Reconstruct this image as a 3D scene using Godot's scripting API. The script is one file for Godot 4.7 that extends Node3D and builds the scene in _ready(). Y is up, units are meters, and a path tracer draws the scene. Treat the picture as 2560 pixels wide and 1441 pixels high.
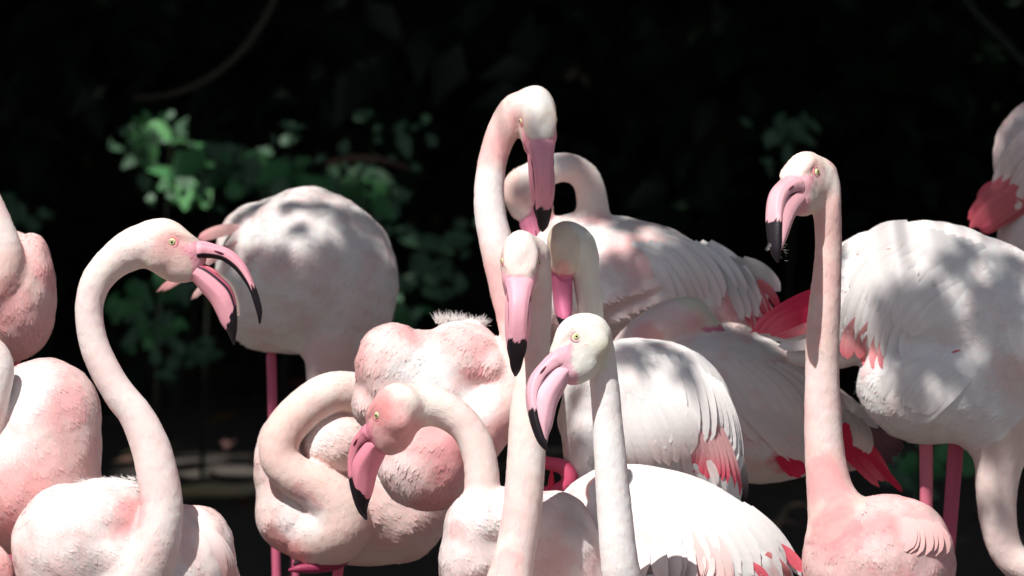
extends Node3D
# A flock of flamingos in dappled sun before a dark thicket.
# Lengths of the birds are given in "px": 2000 px are one metre at the distance the lens is focused on.

const S := 2000.0
const D := 12.0
const EYE_HEIGHT := 2.2
const TILT := 5.0
const SUN := Vector3(-0.30, 0.84, 0.46)

var cam_t: Transform3D
var sun_dir: Vector3
var rng := RandomNumberGenerator.new()
var lump_noise := FastNoiseLite.new()
var fine_noise := FastNoiseLite.new()
var tint_noise := FastNoiseLite.new()
var M := {}
var plume_mesh: ArrayMesh
var taken := {}

# ------------------------------------------------------------------ small helpers

func lin(r: float, g: float, b: float, k := 1.0) -> Color:
	var c := Color(r / 255.0, g / 255.0, b / 255.0).srgb_to_linear()
	return Color(c.r * k, c.g * k, c.b * k)

func at(x: float, y: float, d: float) -> Vector3:
	var k := (D + d) / (D * S)
	return cam_t * Vector3((x - 1280.0) * k, (720.5 - y) * k, -(D + d))

func numbered(called: String) -> String:
	var n: int = taken.get(called, 0)
	taken[called] = n + 1
	return called if n == 0 else "%s_%03d" % [called, n]

func tag(o: Node3D, label := "", category := "", group := "", kind := "") -> Node3D:
	if label: o.set_meta("label", label)
	if category: o.set_meta("category", category)
	if group: o.set_meta("group", group)
	if kind: o.set_meta("kind", kind)
	return o

func thing(called: String, where: Vector3, label: String, category: String, group := "") -> Node3D:
	var o := Node3D.new()
	o.name = numbered(called)
	add_child(o)
	o.position = where
	tag(o, label, category, group)
	return o

func part(parent: Node, called: String, mesh: Mesh, mat: Material) -> MeshInstance3D:
	var o := MeshInstance3D.new()
	o.name = called
	o.mesh = mesh
	o.material_override = mat
	parent.add_child(o, true)
	return o

func structure(called: String, mesh: Mesh, mat: Material) -> MeshInstance3D:
	var o := part(self, called, mesh, mat)
	o.set_meta("kind", "structure")
	return o

func noise_tex(freq: float, size: int, octaves: int, sd: int, normal := true, strength := 6.0) -> NoiseTexture2D:
	var n := FastNoiseLite.new()
	n.noise_type = FastNoiseLite.TYPE_SIMPLEX_SMOOTH
	n.frequency = freq
	n.fractal_octaves = octaves
	n.seed = sd
	var t := NoiseTexture2D.new()
	t.noise = n
	t.width = size
	t.height = size
	t.seamless = true
	t.as_normal_map = normal
	t.bump_strength = strength
	return t

func mat(color: Color, rough: float, vertex := false) -> StandardMaterial3D:
	var m := StandardMaterial3D.new()
	m.albedo_color = color.linear_to_srgb() if not vertex else Color.WHITE
	m.vertex_color_use_as_albedo = vertex
	m.roughness = rough
	m.metallic_specular = 0.4
	return m

func bumpy(m: StandardMaterial3D, tex: Texture2D, scale: Vector3, strength: float) -> StandardMaterial3D:
	m.normal_enabled = true
	m.normal_texture = tex
	m.normal_scale = strength
	m.uv1_triplanar = true
	m.uv1_scale = scale
	return m

func arrays(v: PackedVector3Array, n: PackedVector3Array, c: PackedColorArray, idx: PackedInt32Array) -> ArrayMesh:
	var a := []
	a.resize(Mesh.ARRAY_MAX)
	a[Mesh.ARRAY_VERTEX] = v
	if n.size(): a[Mesh.ARRAY_NORMAL] = n
	if c.size(): a[Mesh.ARRAY_COLOR] = c
	a[Mesh.ARRAY_INDEX] = idx
	var m := ArrayMesh.new()
	m.add_surface_from_arrays(Mesh.PRIMITIVE_TRIANGLES, a)
	return m

func normals_of(v: PackedVector3Array, idx: PackedInt32Array) -> PackedVector3Array:
	var n := PackedVector3Array()
	n.resize(v.size())
	for i in range(0, idx.size(), 3):
		var a := v[idx[i]]
		var f := (v[idx[i + 2]] - a).cross(v[idx[i + 1]] - a)
		n[idx[i]] += f
		n[idx[i + 1]] += f
		n[idx[i + 2]] += f
	for i in n.size():
		n[i] = n[i].normalized()
	return n

# a grid of rows x cols points as a surface; closed joins the last column to the first
func sheet(v: PackedVector3Array, c: PackedColorArray, rows: int, cols: int, closed: bool, flip := false) -> ArrayMesh:
	var idx := PackedInt32Array()
	var last := cols if closed else cols - 1
	for r in rows - 1:
		for q in last:
			var a := r * cols + q
			var b := r * cols + (q + 1) % cols
			var e := a + cols
			var f := b + cols
			if flip:
				idx.append_array([a, e, b, b, e, f])
			else:
				idx.append_array([a, b, e, b, f, e])
	return arrays(v, normals_of(v, idx), c, idx)

func catmull(p: Array, t: float) -> Variant:
	var n := p.size() - 1
	var x := clampf(t, 0.0, 1.0) * n
	var i := mini(int(x), n - 1)
	var f := x - i
	var a = p[maxi(i - 1, 0)]
	var b = p[i]
	var c = p[i + 1]
	var d = p[mini(i + 2, n)]
	return b + (c - a) * (0.5 * f) + (a * 2.0 - b * 5.0 + c * 4.0 - d) * (0.5 * f * f) + (b * 3.0 - a - c * 3.0 + d) * (0.5 * f * f * f)

# a round tube through points with radii, in the units of the points
func tube(pts: Array, radii: Array, sides: int, rings: int, c := Color.WHITE, c2 := Color(-1, 0, 0)) -> ArrayMesh:
	var v := PackedVector3Array()
	var col := PackedColorArray()
	var side := Vector3.ZERO
	for r in rings + 1:
		var t := float(r) / rings
		var p: Vector3 = catmull(pts, t)
		var q: Vector3 = catmull(pts, minf(t + 0.01, 1.0))
		var o: Vector3 = catmull(pts, maxf(t - 0.01, 0.0))
		var dir := (q - o).normalized()
		if side == Vector3.ZERO:
			side = dir.cross(Vector3(0.31, 0.2, 0.93)).normalized()
		side = (side - dir * side.dot(dir)).normalized()
		var up := dir.cross(side)
		var rad: float = maxf(catmull(radii, t), 0.0)
		if r == 0 or r == rings: rad *= 0.3
		for s in sides:
			var w := TAU * s / sides
			v.append(p + (side * cos(w) + up * sin(w)) * rad)
			col.append(c if c2.r < 0.0 else c.lerp(c2, t))
	return sheet(v, col, rings + 1, sides, true)

# ------------------------------------------------------------------ the bodies: a field of ellipsoids and a neck, meshed with surface nets

class Field:
	var ec := PackedVector3Array()
	var eb: Array[Basis] = []
	var er := PackedVector3Array()
	var ek := PackedFloat32Array()
	var emax := PackedFloat32Array()
	var split := 0                     # ellipsoids from here on belong to the head
	var na := PackedVector3Array()
	var nb := PackedVector3Array()
	var ra := PackedFloat32Array()
	var rb := PackedFloat32Array()
	var kn := 16.0

	func ellipsoid(c: Vector3, r: Vector3, b: Basis, k: float) -> void:
		ec.append(c)
		var t := b.transposed()
		eb.append(Basis(Vector3(t.x.x / r.x, t.x.y / r.y, t.x.z / r.z), Vector3(t.y.x / r.x, t.y.y / r.y, t.y.z / r.z), Vector3(t.z.x / r.x, t.z.y / r.y, t.z.z / r.z)))
		er.append(Vector3(1.0 / r.x, 1.0 / r.y, 1.0 / r.z))
		ek.append(k)
		emax.append(maxf(r.x, maxf(r.y, r.z)))

	func one(i: int, p: Vector3) -> float:
		var q: Vector3 = eb[i] * (p - ec[i])
		var k0 := q.length()
		var k1 := (er[i] * q).length()
		return k0 * (k0 - 1.0) / maxf(k1, 1e-6)

	func seg(i: int, p: Vector3) -> float:
		var a := na[i]
		var ab := nb[i] - a
		var h := clampf((p - a).dot(ab) / ab.length_squared(), 0.0, 1.0)
		return (p - a - ab * h).length() - lerpf(ra[i], rb[i], h)

	static func smin(a: float, b: float, k: float) -> float:
		var h := k - absf(a - b)
		if h <= 0.0:
			return a if a < b else b
		return (a if a < b else b) - h * h / (4.0 * k)

	func body(p: Vector3, el: Array) -> float:
		var d := 1e5
		for i: int in el:
			if i < split:
				d = smin(d, one(i, p), ek[i])
		return d

	func eval(p: Vector3, el: Array, sl: Array) -> float:
		var d := 1e5
		var n := 1e5
		for i: int in sl:
			var s := seg(i, p)
			if s < n: n = s
		for i: int in el:
			if i < split:
				d = smin(d, one(i, p), ek[i])
			else:
				n = smin(n, one(i, p), ek[i])
		return smin(d, n, kn)

	func everything() -> Array:
		return [range(ec.size()), range(na.size())]

	func front_all(x: float, y: float) -> float:
		var all := everything()
		var z := 420.0
		for i in 50:
			var d := eval(Vector3(x, y, z), all[0], all[1])
			if d < 1.0: return z
			z -= maxf(d * 0.8, 1.0)
			if z < -700.0: break
		return 0.0

	# front surface seen along -z at (x, y): z, or NAN
	func front(x: float, y: float, z0: float, el: Array) -> float:
		var z := z0
		for i in 40:
			var d := body(Vector3(x, y, z), el)
			if d < 1.0:
				return z
			z -= maxf(d * 0.8, 1.0)
			if z < -900.0:
				return NAN
		return NAN

# returns vertices, normals, triangles, per vertex: 0 body 1 neck 2 head, and the way its feathers lie
func surface_net(F: Field, h: float, flow: Vector3, lump: float) -> Dictionary:
	var lo := Vector3(1e9, 1e9, 1e9)
	var hi := -lo
	for i in F.ec.size():
		var m := Vector3.ONE * F.emax[i]
		lo = lo.min(F.ec[i] - m)
		hi = hi.max(F.ec[i] + m)
	for i in F.na.size():
		var m := Vector3.ONE * F.ra[i]
		lo = lo.min(F.na[i] - m)
		hi = hi.max(F.na[i] + m)
	lo -= Vector3.ONE * h * 3.0
	hi += Vector3.ONE * h * 3.0
	var bw := h * 4.0
	var bx := int(ceil((hi.x - lo.x) / bw))
	var by := int(ceil((hi.y - lo.y) / bw))
	var bz := int(ceil((hi.z - lo.z) / bw))
	var nx := bx * 4 + 1
	var ny := by * 4 + 1
	var nz := bz * 4 + 1
	var be := {}
	var bs := {}
	for i in F.ec.size():
		var m := F.emax[i] + F.ek[i] + h
		var p := F.ec[i]
		var ib: Basis = F.eb[i]
		for z in range(maxi(0, int((p.z - m - lo.z) / bw)), mini(bz, int((p.z + m - lo.z) / bw) + 1)):
			for y in range(maxi(0, int((p.y - m - lo.y) / bw)), mini(by, int((p.y + m - lo.y) / bw) + 1)):
				for x in range(maxi(0, int((p.x - m - lo.x) / bw)), mini(bx, int((p.x + m - lo.x) / bw) + 1)):
					var key := (z * by + y) * bx + x
					if not be.has(key): be[key] = []
					be[key].append(i)
	for i in F.na.size():
		var m := maxf(F.ra[i], F.rb[i]) + F.kn + h * 2.0
		var p := F.na[i].min(F.nb[i]) - Vector3.ONE * m
		var q := F.na[i].max(F.nb[i]) + Vector3.ONE * m
		for z in range(maxi(0, int((p.z - lo.z) / bw)), mini(bz, int((q.z - lo.z) / bw) + 1)):
			for y in range(maxi(0, int((p.y - lo.y) / bw)), mini(by, int((q.y - lo.y) / bw) + 1)):
				for x in range(maxi(0, int((p.x - lo.x) / bw)), mini(bx, int((q.x - lo.x) / bw) + 1)):
					var key := (z * by + y) * bx + x
					if not bs.has(key): bs[key] = []
					bs[key].append(i)
	var keys := {}
	for k in be: keys[k] = true
	for k in bs: keys[k] = true
	var vals := PackedFloat32Array()
	vals.resize(nx * ny * nz)
	vals.fill(1e9)
	var live := PackedInt32Array()
	var none := []
	var reach := bw * 0.87 * 1.5
	for key: int in keys:
		var x0 := key % bx
		var y0 := (key / bx) % by
		var z0 := key / (bx * by)
		var el: Array = be.get(key, none)
		var sl: Array = bs.get(key, none)
		var mid := lo + Vector3(x0 + 0.5, y0 + 0.5, z0 + 0.5) * bw
		if absf(F.eval(mid, el, sl)) > reach:
			continue
		live.append(key)
		for z in range(z0 * 4, z0 * 4 + 5):
			for y in range(y0 * 4, y0 * 4 + 5):
				var row := (z * ny + y) * nx
				for x in range(x0 * 4, x0 * 4 + 5):
					if vals[row + x] > 1e8:
						vals[row + x] = F.eval(lo + Vector3(x, y, z) * h, el, sl)
	var vid := PackedInt32Array()
	vid.resize(nx * ny * nz)
	vid.fill(-1)
	var v := PackedVector3Array()
	var n := PackedVector3Array()
	var region := PackedByteArray()
	var lie := PackedVector3Array()
	var cells := PackedInt32Array()
	var ox := [0, 1, 0, 1, 0, 1, 0, 1]
	var off := PackedInt32Array([0, 1, nx, nx + 1, nx * ny, nx * ny + 1, nx * ny + nx, nx * ny + nx + 1])
	var edges := PackedInt32Array([0, 1, 2, 3, 4, 5, 6, 7, 0, 2, 1, 3, 4, 6, 5, 7, 0, 4, 1, 5, 2, 6, 3, 7])
	var w := PackedFloat32Array()
	w.resize(8)
	for key in live:
		var x0 := (key % bx) * 4
		var y0 := ((key / bx) % by) * 4
		var z0 := (key / (bx * by)) * 4
		var el: Array = be.get(key, none)
		var sl: Array = bs.get(key, none)
		for z in range(z0, z0 + 4):
			for y in range(y0, y0 + 4):
				for x in range(x0, x0 + 4):
					var id := (z * ny + y) * nx + x
					var inside := 0
					for c in 8:
						w[c] = vals[id + off[c]]
						if w[c] < 0.0: inside += 1
					if inside == 0 or inside == 8:
						continue
					var sum := Vector3.ZERO
					var count := 0
					for e in range(0, 24, 2):
						var a := edges[e]
						var b := edges[e + 1]
						if (w[a] < 0.0) != (w[b] < 0.0):
							var t := w[a] / (w[a] - w[b])
							var pa := Vector3(a & 1, (a >> 1) & 1, a >> 2)
							var pb := Vector3(b & 1, (b >> 1) & 1, b >> 2)
							sum += pa.lerp(pb, t)
							count += 1
					sum /= count
					var g := Vector3(w[1] - w[0] + w[3] - w[2] + w[5] - w[4] + w[7] - w[6], w[2] - w[0] + w[3] - w[1] + w[6] - w[4] + w[7] - w[5], w[4] - w[0] + w[5] - w[1] + w[6] - w[2] + w[7] - w[3]).normalized()
					var p := lo + (Vector3(x, y, z) + sum) * h
					# one step onto the true surface
					p -= g * clampf(F.eval(p, el, sl), -h * 0.5, h * 0.5)
					# what is it: body, neck or head
					var bd := F.body(p, el)
					var nd := 1e5
					var best := -1
					for i: int in sl:
						var s := F.seg(i, p)
						if s < nd:
							nd = s
							best = i
					var hd := 1e5
					for i: int in el:
						if i >= F.split: hd = minf(hd, F.one(i, p))
					var kind := 0
					var way := flow
					if nd < bd and best >= 0:
						kind = 1
						way = (F.nb[best] - F.na[best]).normalized()
					if hd < minf(nd, bd) + 4.0:
						kind = 2
					var bump := fine_noise.get_noise_3dv(p) * 0.9
					if kind == 0:
						# feather masses: low swells, and ripples that lie across the way the feathers run
						var q := p - way * p.dot(way) * 0.55
						bump = lump_noise.get_noise_3dv(p) * lump * 0.75 + fine_noise.get_noise_3dv(q * 1.15 + Vector3(40, 9, 3)) * 0.9
					p += g * bump
					vid[id] = v.size()
					v.append(p)
					n.append(g)
					region.append(kind)
					lie.append(way)
					cells.append(id)
	var idx := PackedInt32Array()
	var step := PackedInt32Array([1, nx, nx * ny])
	for i in cells.size():
		var id := cells[i]
		var s0 := vals[id] < 0.0
		for axis in 3:
			var s1 := vals[id + step[axis]] < 0.0
			if s0 == s1:
				continue
			var u := step[(axis + 1) % 3]
			var t := step[(axis + 2) % 3]
			if id - u - t < 0:
				continue
			var a := vid[id]
			var b := vid[id - u]
			var c := vid[id - u - t]
			var d := vid[id - t]
			if b < 0 or c < 0 or d < 0:
				continue
			if s0:
				idx.append_array([a, d, c, a, c, b])
			else:
				idx.append_array([a, b, c, a, c, d])
	return {"v": v, "idx": idx, "n": normals_of(v, idx), "region": region, "lie": lie}

# ------------------------------------------------------------------ head and bill, profile of an open-billed head facing +x (origin between the eyes)

var UP_TOP := [Vector2(30, -4), Vector2(69, 5), Vector2(103, -2), Vector2(141, -15), Vector2(168, -35), Vector2(187, -61), Vector2(203, -96), Vector2(217, -134), Vector2(225, -172), Vector2(221, -203)]
var UP_LOW := [Vector2(20, -46), Vector2(58, -46), Vector2(77, -40), Vector2(118, -44), Vector2(150, -64), Vector2(174, -91), Vector2(193, -122), Vector2(205, -158), Vector2(213, -186), Vector2(216, -205)]
var UP_W := [30.0, 38.0, 33.0, 27.0, 24.5, 23.5, 22.5, 19.0, 13.0, 3.0]
var LO_TOP := [Vector2(20, -50), Vector2(61, -56), Vector2(86, -63), Vector2(119, -86), Vector2(145, -111), Vector2(158, -145), Vector2(162, -180), Vector2(162, -218), Vector2(155, -256)]
var LO_LOW := [Vector2(20, -100), Vector2(46, -96), Vector2(74, -126), Vector2(96, -153), Vector2(112, -184), Vector2(124, -208), Vector2(137, -226), Vector2(145, -243), Vector2(152, -258)]
var LO_W := [24.0, 32.0, 34.0, 34.5, 33.0, 28.5, 23.0, 14.0, 3.0]

func turned(p: Vector2, deg: float) -> Vector2:
	var c := Vector2(9, -46)
	return c + (p - c).rotated(deg_to_rad(deg))

func bill(upper: bool, close: float, T: Transform3D, pink: Color, gape: bool, black_from: float, nz: int) -> ArrayMesh:
	var top: Array = (UP_TOP if upper else LO_TOP).duplicate()
	var low: Array = (UP_LOW if upper else LO_LOW).duplicate()
	var wid: Array = UP_W if upper else LO_W
	if not upper:
		for i in top.size():
			top[i] = turned(top[i], close)
			low[i] = turned(low[i], close)
	var rings := 84
	var sides := 36
	var v := PackedVector3Array()
	var col := PackedColorArray()
	var black := lin(30, 28, 31)
	var rim := lin(58, 34, 52)
	for r in rings + 1:
		var t := float(r) / rings
		var a: Vector2 = catmull(top, t)
		var b: Vector2 = catmull(low, t)
		var wdt: float = catmull(wid, t)
		var mid := (a + b) * 0.5
		var half := (a - b) * 0.5
		for s in sides:
			var w := TAU * s / sides
			var cu := cos(w)
			var sv := sin(w)
			var boxy := (sv < 0.0) == upper
			var zz := signf(cu) * pow(absf(cu), 0.24 if boxy else 0.8) * wdt
			var hh := signf(sv) * pow(absf(sv), 0.8 if boxy else 1.0)
			if upper and sv > 0.0:
				hh -= 0.10 * (1.0 - absf(cu)) * sin(PI * t)          # shallow trough along the culmen
				hh -= 0.16 * exp(-pow((absf(cu) - 0.72) / 0.07, 2.0)) * smoothstep(0.1, 0.25, t) * (1.0 - smoothstep(0.5, 0.72, t))   # grooves beside the ridge
			if not upper and sv < -0.2:
				zz *= 1.0 - 0.25 * -sv
			if not upper and not gape:
				zz *= lerpf(1.0, 0.88, smoothstep(0.0, 0.75, sv))
			var q := mid + half * hh
			v.append(T * Vector3(q.x, q.y, zz))
			var jag := tint_noise.get_noise_2d(w * 90.0 + nz * 50.0, 7.0 + nz) * 0.05
			var c := pink.lerp(pink * 0.86, clampf(tint_noise.get_noise_2d(t * 180.0, w * 30.0 + nz * 9.0) * 1.6, 0.0, 1.0))
			var edge := sv < -0.85 if upper else sv > 0.84
			if edge:
				c = c.lerp(rim, 0.9)
			if gape and upper and sv < -0.3:
				c = black
			if gape and not upper and sv > 0.55 and sv < 0.86:
				c = black.lerp(rim, 0.3)
			elif gape and not upper and sv >= 0.86:
				c = lin(190, 95, 120)
			if upper and sv > 0.0 and t > 0.12 and t < 0.6:
				c = c.lerp(c * Color(0.78, 0.6, 0.7), exp(-pow((absf(cu) - 0.72) / 0.06, 2.0)))
			if t + jag > black_from + (0.03 * sv if upper else -0.03 * sv):
				c = black
			col.append(c)
	return sheet(v, col, rings + 1, sides, true, true)

func ball(c: Vector3, r: Vector3, T: Transform3D, color: Color, b := Basis()) -> ArrayMesh:
	var v := PackedVector3Array()
	var col := PackedColorArray()
	for i in 13:
		for j in 20:
			var th := PI * i / 12.0
			var ph := TAU * j / 20.0
			v.append(T * (c + b * (Vector3(sin(th) * cos(ph), cos(th), sin(th) * sin(ph)) * r)))
			col.append(color)
	return sheet(v, col, 13, 20, true)

func ring(c: Vector3, axis: Vector3, rad: float, thick: float, T: Transform3D, color: Color) -> ArrayMesh:
	var v := PackedVector3Array()
	var col := PackedColorArray()
	var u := axis.cross(Vector3(0, 1, 0)).normalized()
	var w := axis.cross(u)
	for i in 25:
		var a := TAU * i / 24.0
		var o := u * cos(a) * 1.12 + w * sin(a)
		for j in 8:
			var b := TAU * j / 8.0
			v.append(T * (c + o * (rad + thick * cos(b)) + axis * thick * sin(b)))
			col.append(color)
	return sheet(v, col, 25, 8, true)

# ------------------------------------------------------------------ a bird

var jobs := []

func prepare(i: int) -> void:
	var s: Dictionary = jobs[i]
	var k: float = (D + s.d) / (D * S)
	var toworld := cam_t * Transform3D(Basis.from_scale(Vector3.ONE * k), Vector3(-1280.0 * k, 720.5 * k, -(D + s.d)))
	s.T = toworld
	var F := Field.new()
	F.kn = s.get("kn", 14.0)
	for e in s.body:
		var b := Basis(Vector3.BACK, deg_to_rad(e[6] if e.size() > 6 else 0.0)) * Basis(Vector3.UP, deg_to_rad(e[8] if e.size() > 8 else 0.0))
		F.ellipsoid(Vector3(e[0], -e[1], e[2]), Vector3(e[3], e[4], e[5]), b, e[7] if e.size() > 7 else 40.0)
	F.split = F.ec.size()
	var pts := []
	var rad := []
	for p in s.neck:
		pts.append(Vector3(p[0], -p[1], p[2]))
		rad.append(float(p[3]))
	if pts.size() > 1:
		var m: int = (pts.size() - 1) * 5
		for j in m:
			F.na.append(catmull(pts, float(j) / m))
			F.nb.append(catmull(pts, float(j + 1) / m))
			F.ra.append(catmull(rad, float(j) / m))
			F.rb.append(catmull(rad, float(j + 1) / m))
	if s.has("head"):
		var hd: Dictionary = s.head
		var X: Vector3 = hd.x.normalized()
		var Y: Vector3 = (hd.y - X * hd.y.dot(X)).normalized()
		var B := Basis(X, Y, X.cross(Y))
		var sc: float = hd.get("s", 1.0)
		var HT := Transform3D(B * Basis.from_scale(Vector3.ONE * sc), Vector3(hd.o[0], -hd.o[1], hd.o[2]))
		s.HT = HT
		for e in [
			[Vector3(-28, -2, 0), Vector3(72, 62, 50), 0.0, 20.0],       # skull
			[Vector3(28, -26, 0), Vector3(58, 42, 43), -18.0, 22.0],     # face
			[Vector3(10, -55, 0), Vector3(64, 46, 41), -14.0, 24.0],      # jaw
			[Vector3(40, -18, 0), Vector3(38, 30, 41), -14.0, 16.0],      # broad bill base
			[Vector3(46, -64, 0), Vector3(24, 27, 32), -30.0, 16.0],      # skin of the gape
			[Vector3(14, 22, 24), Vector3(42, 13, 21), -20.0, 12.0],     # brows
			[Vector3(14, 22, -24), Vector3(42, 13, 21), -20.0, 12.0],
			[Vector3(-34, -34, 27), Vector3(42, 34, 24), 20.0, 14.0],    # cheeks
			[Vector3(-34, -34, -27), Vector3(42, 34, 24), 20.0, 14.0],
		]:
			var c: Vector3 = e[0]
			F.ellipsoid(HT * c, e[1] * sc, B * Basis(Vector3.BACK, deg_to_rad(e[2])), e[3] * sc)
	s.F = F
	var flow: Vector3 = s.get("flow", Vector3(0.5, -0.6, 0.2)).normalized()
	var net := surface_net(F, s.get("cell", 7.0), flow, s.get("lump", 5.0))
	var v: PackedVector3Array = net.v
	var n: PackedVector3Array = net.n
	var region: PackedByteArray = net.region
	var col := PackedColorArray()
	col.resize(v.size())
	var spots: Array = s.spots
	var white: Color = s.get("base", lin(252, 243, 238, 0.86))
	var blush: Color = s.get("blush", lin(246, 196, 192, 0.86))
	var neck_c: Color = s.get("neck_color", lin(251, 228, 224, 0.87))
	var head_c: Color = s.get("head_color", lin(248, 236, 216, 0.86))
	var rose: float = s.get("rose", 0.3)
	var hd_pink := lin(222, 150, 168)
	if s.has("head"): hd_pink = s.head.get("pink", hd_pink)
	var shift := Vector3(i * 311.0, i * 97.0, 0)
	for j in v.size():
		var p := v[j]
		var m := clampf(tint_noise.get_noise_3dv(p + shift) * 1.5 + rose, 0.0, 1.0)
		var c := white
		if region[j] == 0:
			c = white.lerp(blush, m * m * (3.0 - 2.0 * m) * 0.5 + rose * 0.3)
		elif region[j] == 1:
			c = neck_c.lerp(blush, m * 0.35)
		else:
			c = head_c
		for q in spots:
			var w := 1.0 - ((p - Vector3(q[0], -q[1], q[2])).length() + tint_noise.get_noise_3dv(p * 1.7) * 26.0) / float(q[3])
			if w > 0.0:
				w = minf(w * 1.8, 1.0)
				c = c.lerp(q[4], w * w * (3.0 - 2.0 * w) * float(q[5]))
		if s.has("HT"):
			var lp: Vector3 = s.HT.affine_inverse() * p
			var bx := 66.0 if lp.y > 4.0 else lerpf(66.0, 20.0, clampf((4.0 - lp.y) / 12.0, 0.0, 1.0)) if lp.y > -8.0 else lerpf(20.0, 46.0, clampf((-8.0 - lp.y) / 40.0, 0.0, 1.0))
			var pk := clampf((lp.x - bx + tint_noise.get_noise_3dv(p * 4.0) * 8.0) / 7.0, 0.0, 1.0)
			if lp.length() < 125.0 and region[j] == 2: c = c.lerp(hd_pink, pk)
			if region[j] == 2 and lp.y > -26.0 and lp.length() < 110.0:
				c = c.lerp(lin(196, 120, 140), 0.6 * exp(-pow((lp.x - bx - 1.0) / 4.5, 2.0)))
			var ed := (Vector3(lp.x - 4.0, (lp.y - 2.0) * 1.2, absf(lp.z) - 44.0)).length()
			if ed < 54.0:
				c = c.lerp(s.get("lore", lin(238, 160, 160, 0.86)), (1.0 - ed / 54.0) * s.get("lore_k", 0.75))
		col[j] = c
	s.col = col
	# plumes: little feathers all over
	var r := RandomNumberGenerator.new()
	r.seed = 1000 + i
	var idx: PackedInt32Array = net.idx
	var buf := PackedFloat32Array()
	var world := PackedVector3Array()
	world.resize(v.size())
	var wn := PackedVector3Array()
	wn.resize(v.size())
	var root: Vector3 = toworld * Vector3(s.body[0][0], -s.body[0][1], s.body[0][2])
	root.y = 0.0
	s.root = root
	for j in v.size():
		world[j] = toworld * v[j] - root
		wn[j] = (cam_t.basis * n[j]).normalized()
	s.mesh = [world, wn, col, idx]
	var lie: PackedVector3Array = net.lie
	var thick: float = s.get("plumes", 1.0)
	var covers: Array = s.get("feathers", [])
	for tri in range(0, idx.size(), 3):
		var a := idx[tri]
		var nrm := n[a]
		if nrm.z < -0.45:
			continue                       # the far side is left smooth
		var kind := region[a]
		var area := (v[idx[tri + 1]] - v[a]).cross(v[idx[tri + 2]] - v[a]).length() * 0.5
		var want: float = area * ([0.0125, 0.0075, 0.010][kind]) * thick
		var many := int(want) + (1 if r.randf() < want - int(want) else 0)
		for q in many:
			var f := r.randf()
			var g := r.randf()
			if f + g > 1.0:
				f = 1.0 - f
				g = 1.0 - g
			var p := v[a] + (v[idx[tri + 1]] - v[a]) * f + (v[idx[tri + 2]] - v[a]) * g
			var way := lie[a]
			if kind == 2 and s.has("HT"):
				way = -(s.HT.basis.x.normalized())
			var jit := Vector3(r.randf_range(-1, 1), r.randf_range(-1, 1), r.randf_range(-1, 1))
			way = way + jit * 0.28
			if kind == 0 and covers.size():
				var under := false
				for cv in covers:
					var ab := Vector2(cv[2] - cv[0], cv[1] - cv[3])
					var ap := Vector2(p.x - cv[0], p.y + cv[1])
					var hh := clampf(ap.dot(ab) / ab.length_squared(), 0.0, 1.0)
					if (ap - ab * hh).length() < cv[4] * 0.5 + 4.0 and hh < 0.97:
						under = true
						break
				if under: continue
			var up: Vector3 = (nrm + jit * ([0.014, 0.022, 0.025][kind])).normalized()
			way = way - up * way.dot(up)
			if way.length() < 0.05:
				continue
			way = way.normalized()
			var stray: bool = r.randf() < [0.04, 0.45, 0.3][kind]
			var len: float = [20.0, 14.0, 11.0][kind] * r.randf_range(0.7, 1.35)
			var wid: float = [7.5, 4.5, 3.6][kind] * r.randf_range(0.7, 1.3) * (0.45 if stray else 1.0)
			var rise: float = [0.75, 0.8, 0.8][kind] * r.randf_range(0.5, 1.3) * ((1.2 if kind == 0 else 6.5) if stray else 1.0)
			var bxv: Vector3 = (toworld.basis * up.cross(way)) * wid
			var byv: Vector3 = (toworld.basis * up) * rise
			var bzv: Vector3 = (toworld.basis * way) * len
			var o: Vector3 = toworld * (p + nrm * [0.05, 0.0, 0.0][kind] - way * len * 0.4) - root
			var cc := col[a] * r.randf_range(0.97, 1.03)
			buf.append_array([bxv.x, byv.x, bzv.x, o.x, bxv.y, byv.y, bzv.y, o.y, bxv.z, byv.z, bzv.z, o.z, cc.r, cc.g, cc.b, 1.0])
	s.buf = buf

func commit(s: Dictionary) -> void:
	var root := thing("flamingo", s.root, s.label, "flamingo", "flamingos of the flock")
	s.node = root
	part(root, "body", arrays(s.mesh[0], s.mesh[1], s.mesh[2], s.mesh[3]), M.feather_skin)
	var buf: PackedFloat32Array = s.buf
	var mm := MultiMesh.new()
	mm.transform_format = MultiMesh.TRANSFORM_3D
	mm.use_colors = true
	mm.mesh = plume_mesh
	mm.instance_count = buf.size() / 16
	mm.buffer = buf
	var pl := MultiMeshInstance3D.new()
	pl.name = "plumage"
	pl.multimesh = mm
	pl.material_override = M.plume
	root.add_child(pl, true)
	tag(pl, "", "", "", "stuff")
	if s.has("HT"):
		make_face(s, root)
	for l in s.get("legs", []):
		make_leg(s, root, l)
	for t in s.get("tubes", []):
		var pp := []
		var rr := []
		for q in t[1]:
			pp.append(local(s) * Vector3(q[0], -q[1], q[2]))
			rr.append(q[3] * s.T.basis.x.length())
		part(root, t[0], tube(pp, rr, 12, 30, t[2]), M.shank)
	for f in s.get("feathers", []):
		make_feather(s, root, f)
	for f in s.get("tufts", []):
		make_tuft(s, root, f)

func local(s: Dictionary) -> Transform3D:
	return Transform3D(Basis(), -s.root) * s.T

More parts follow.
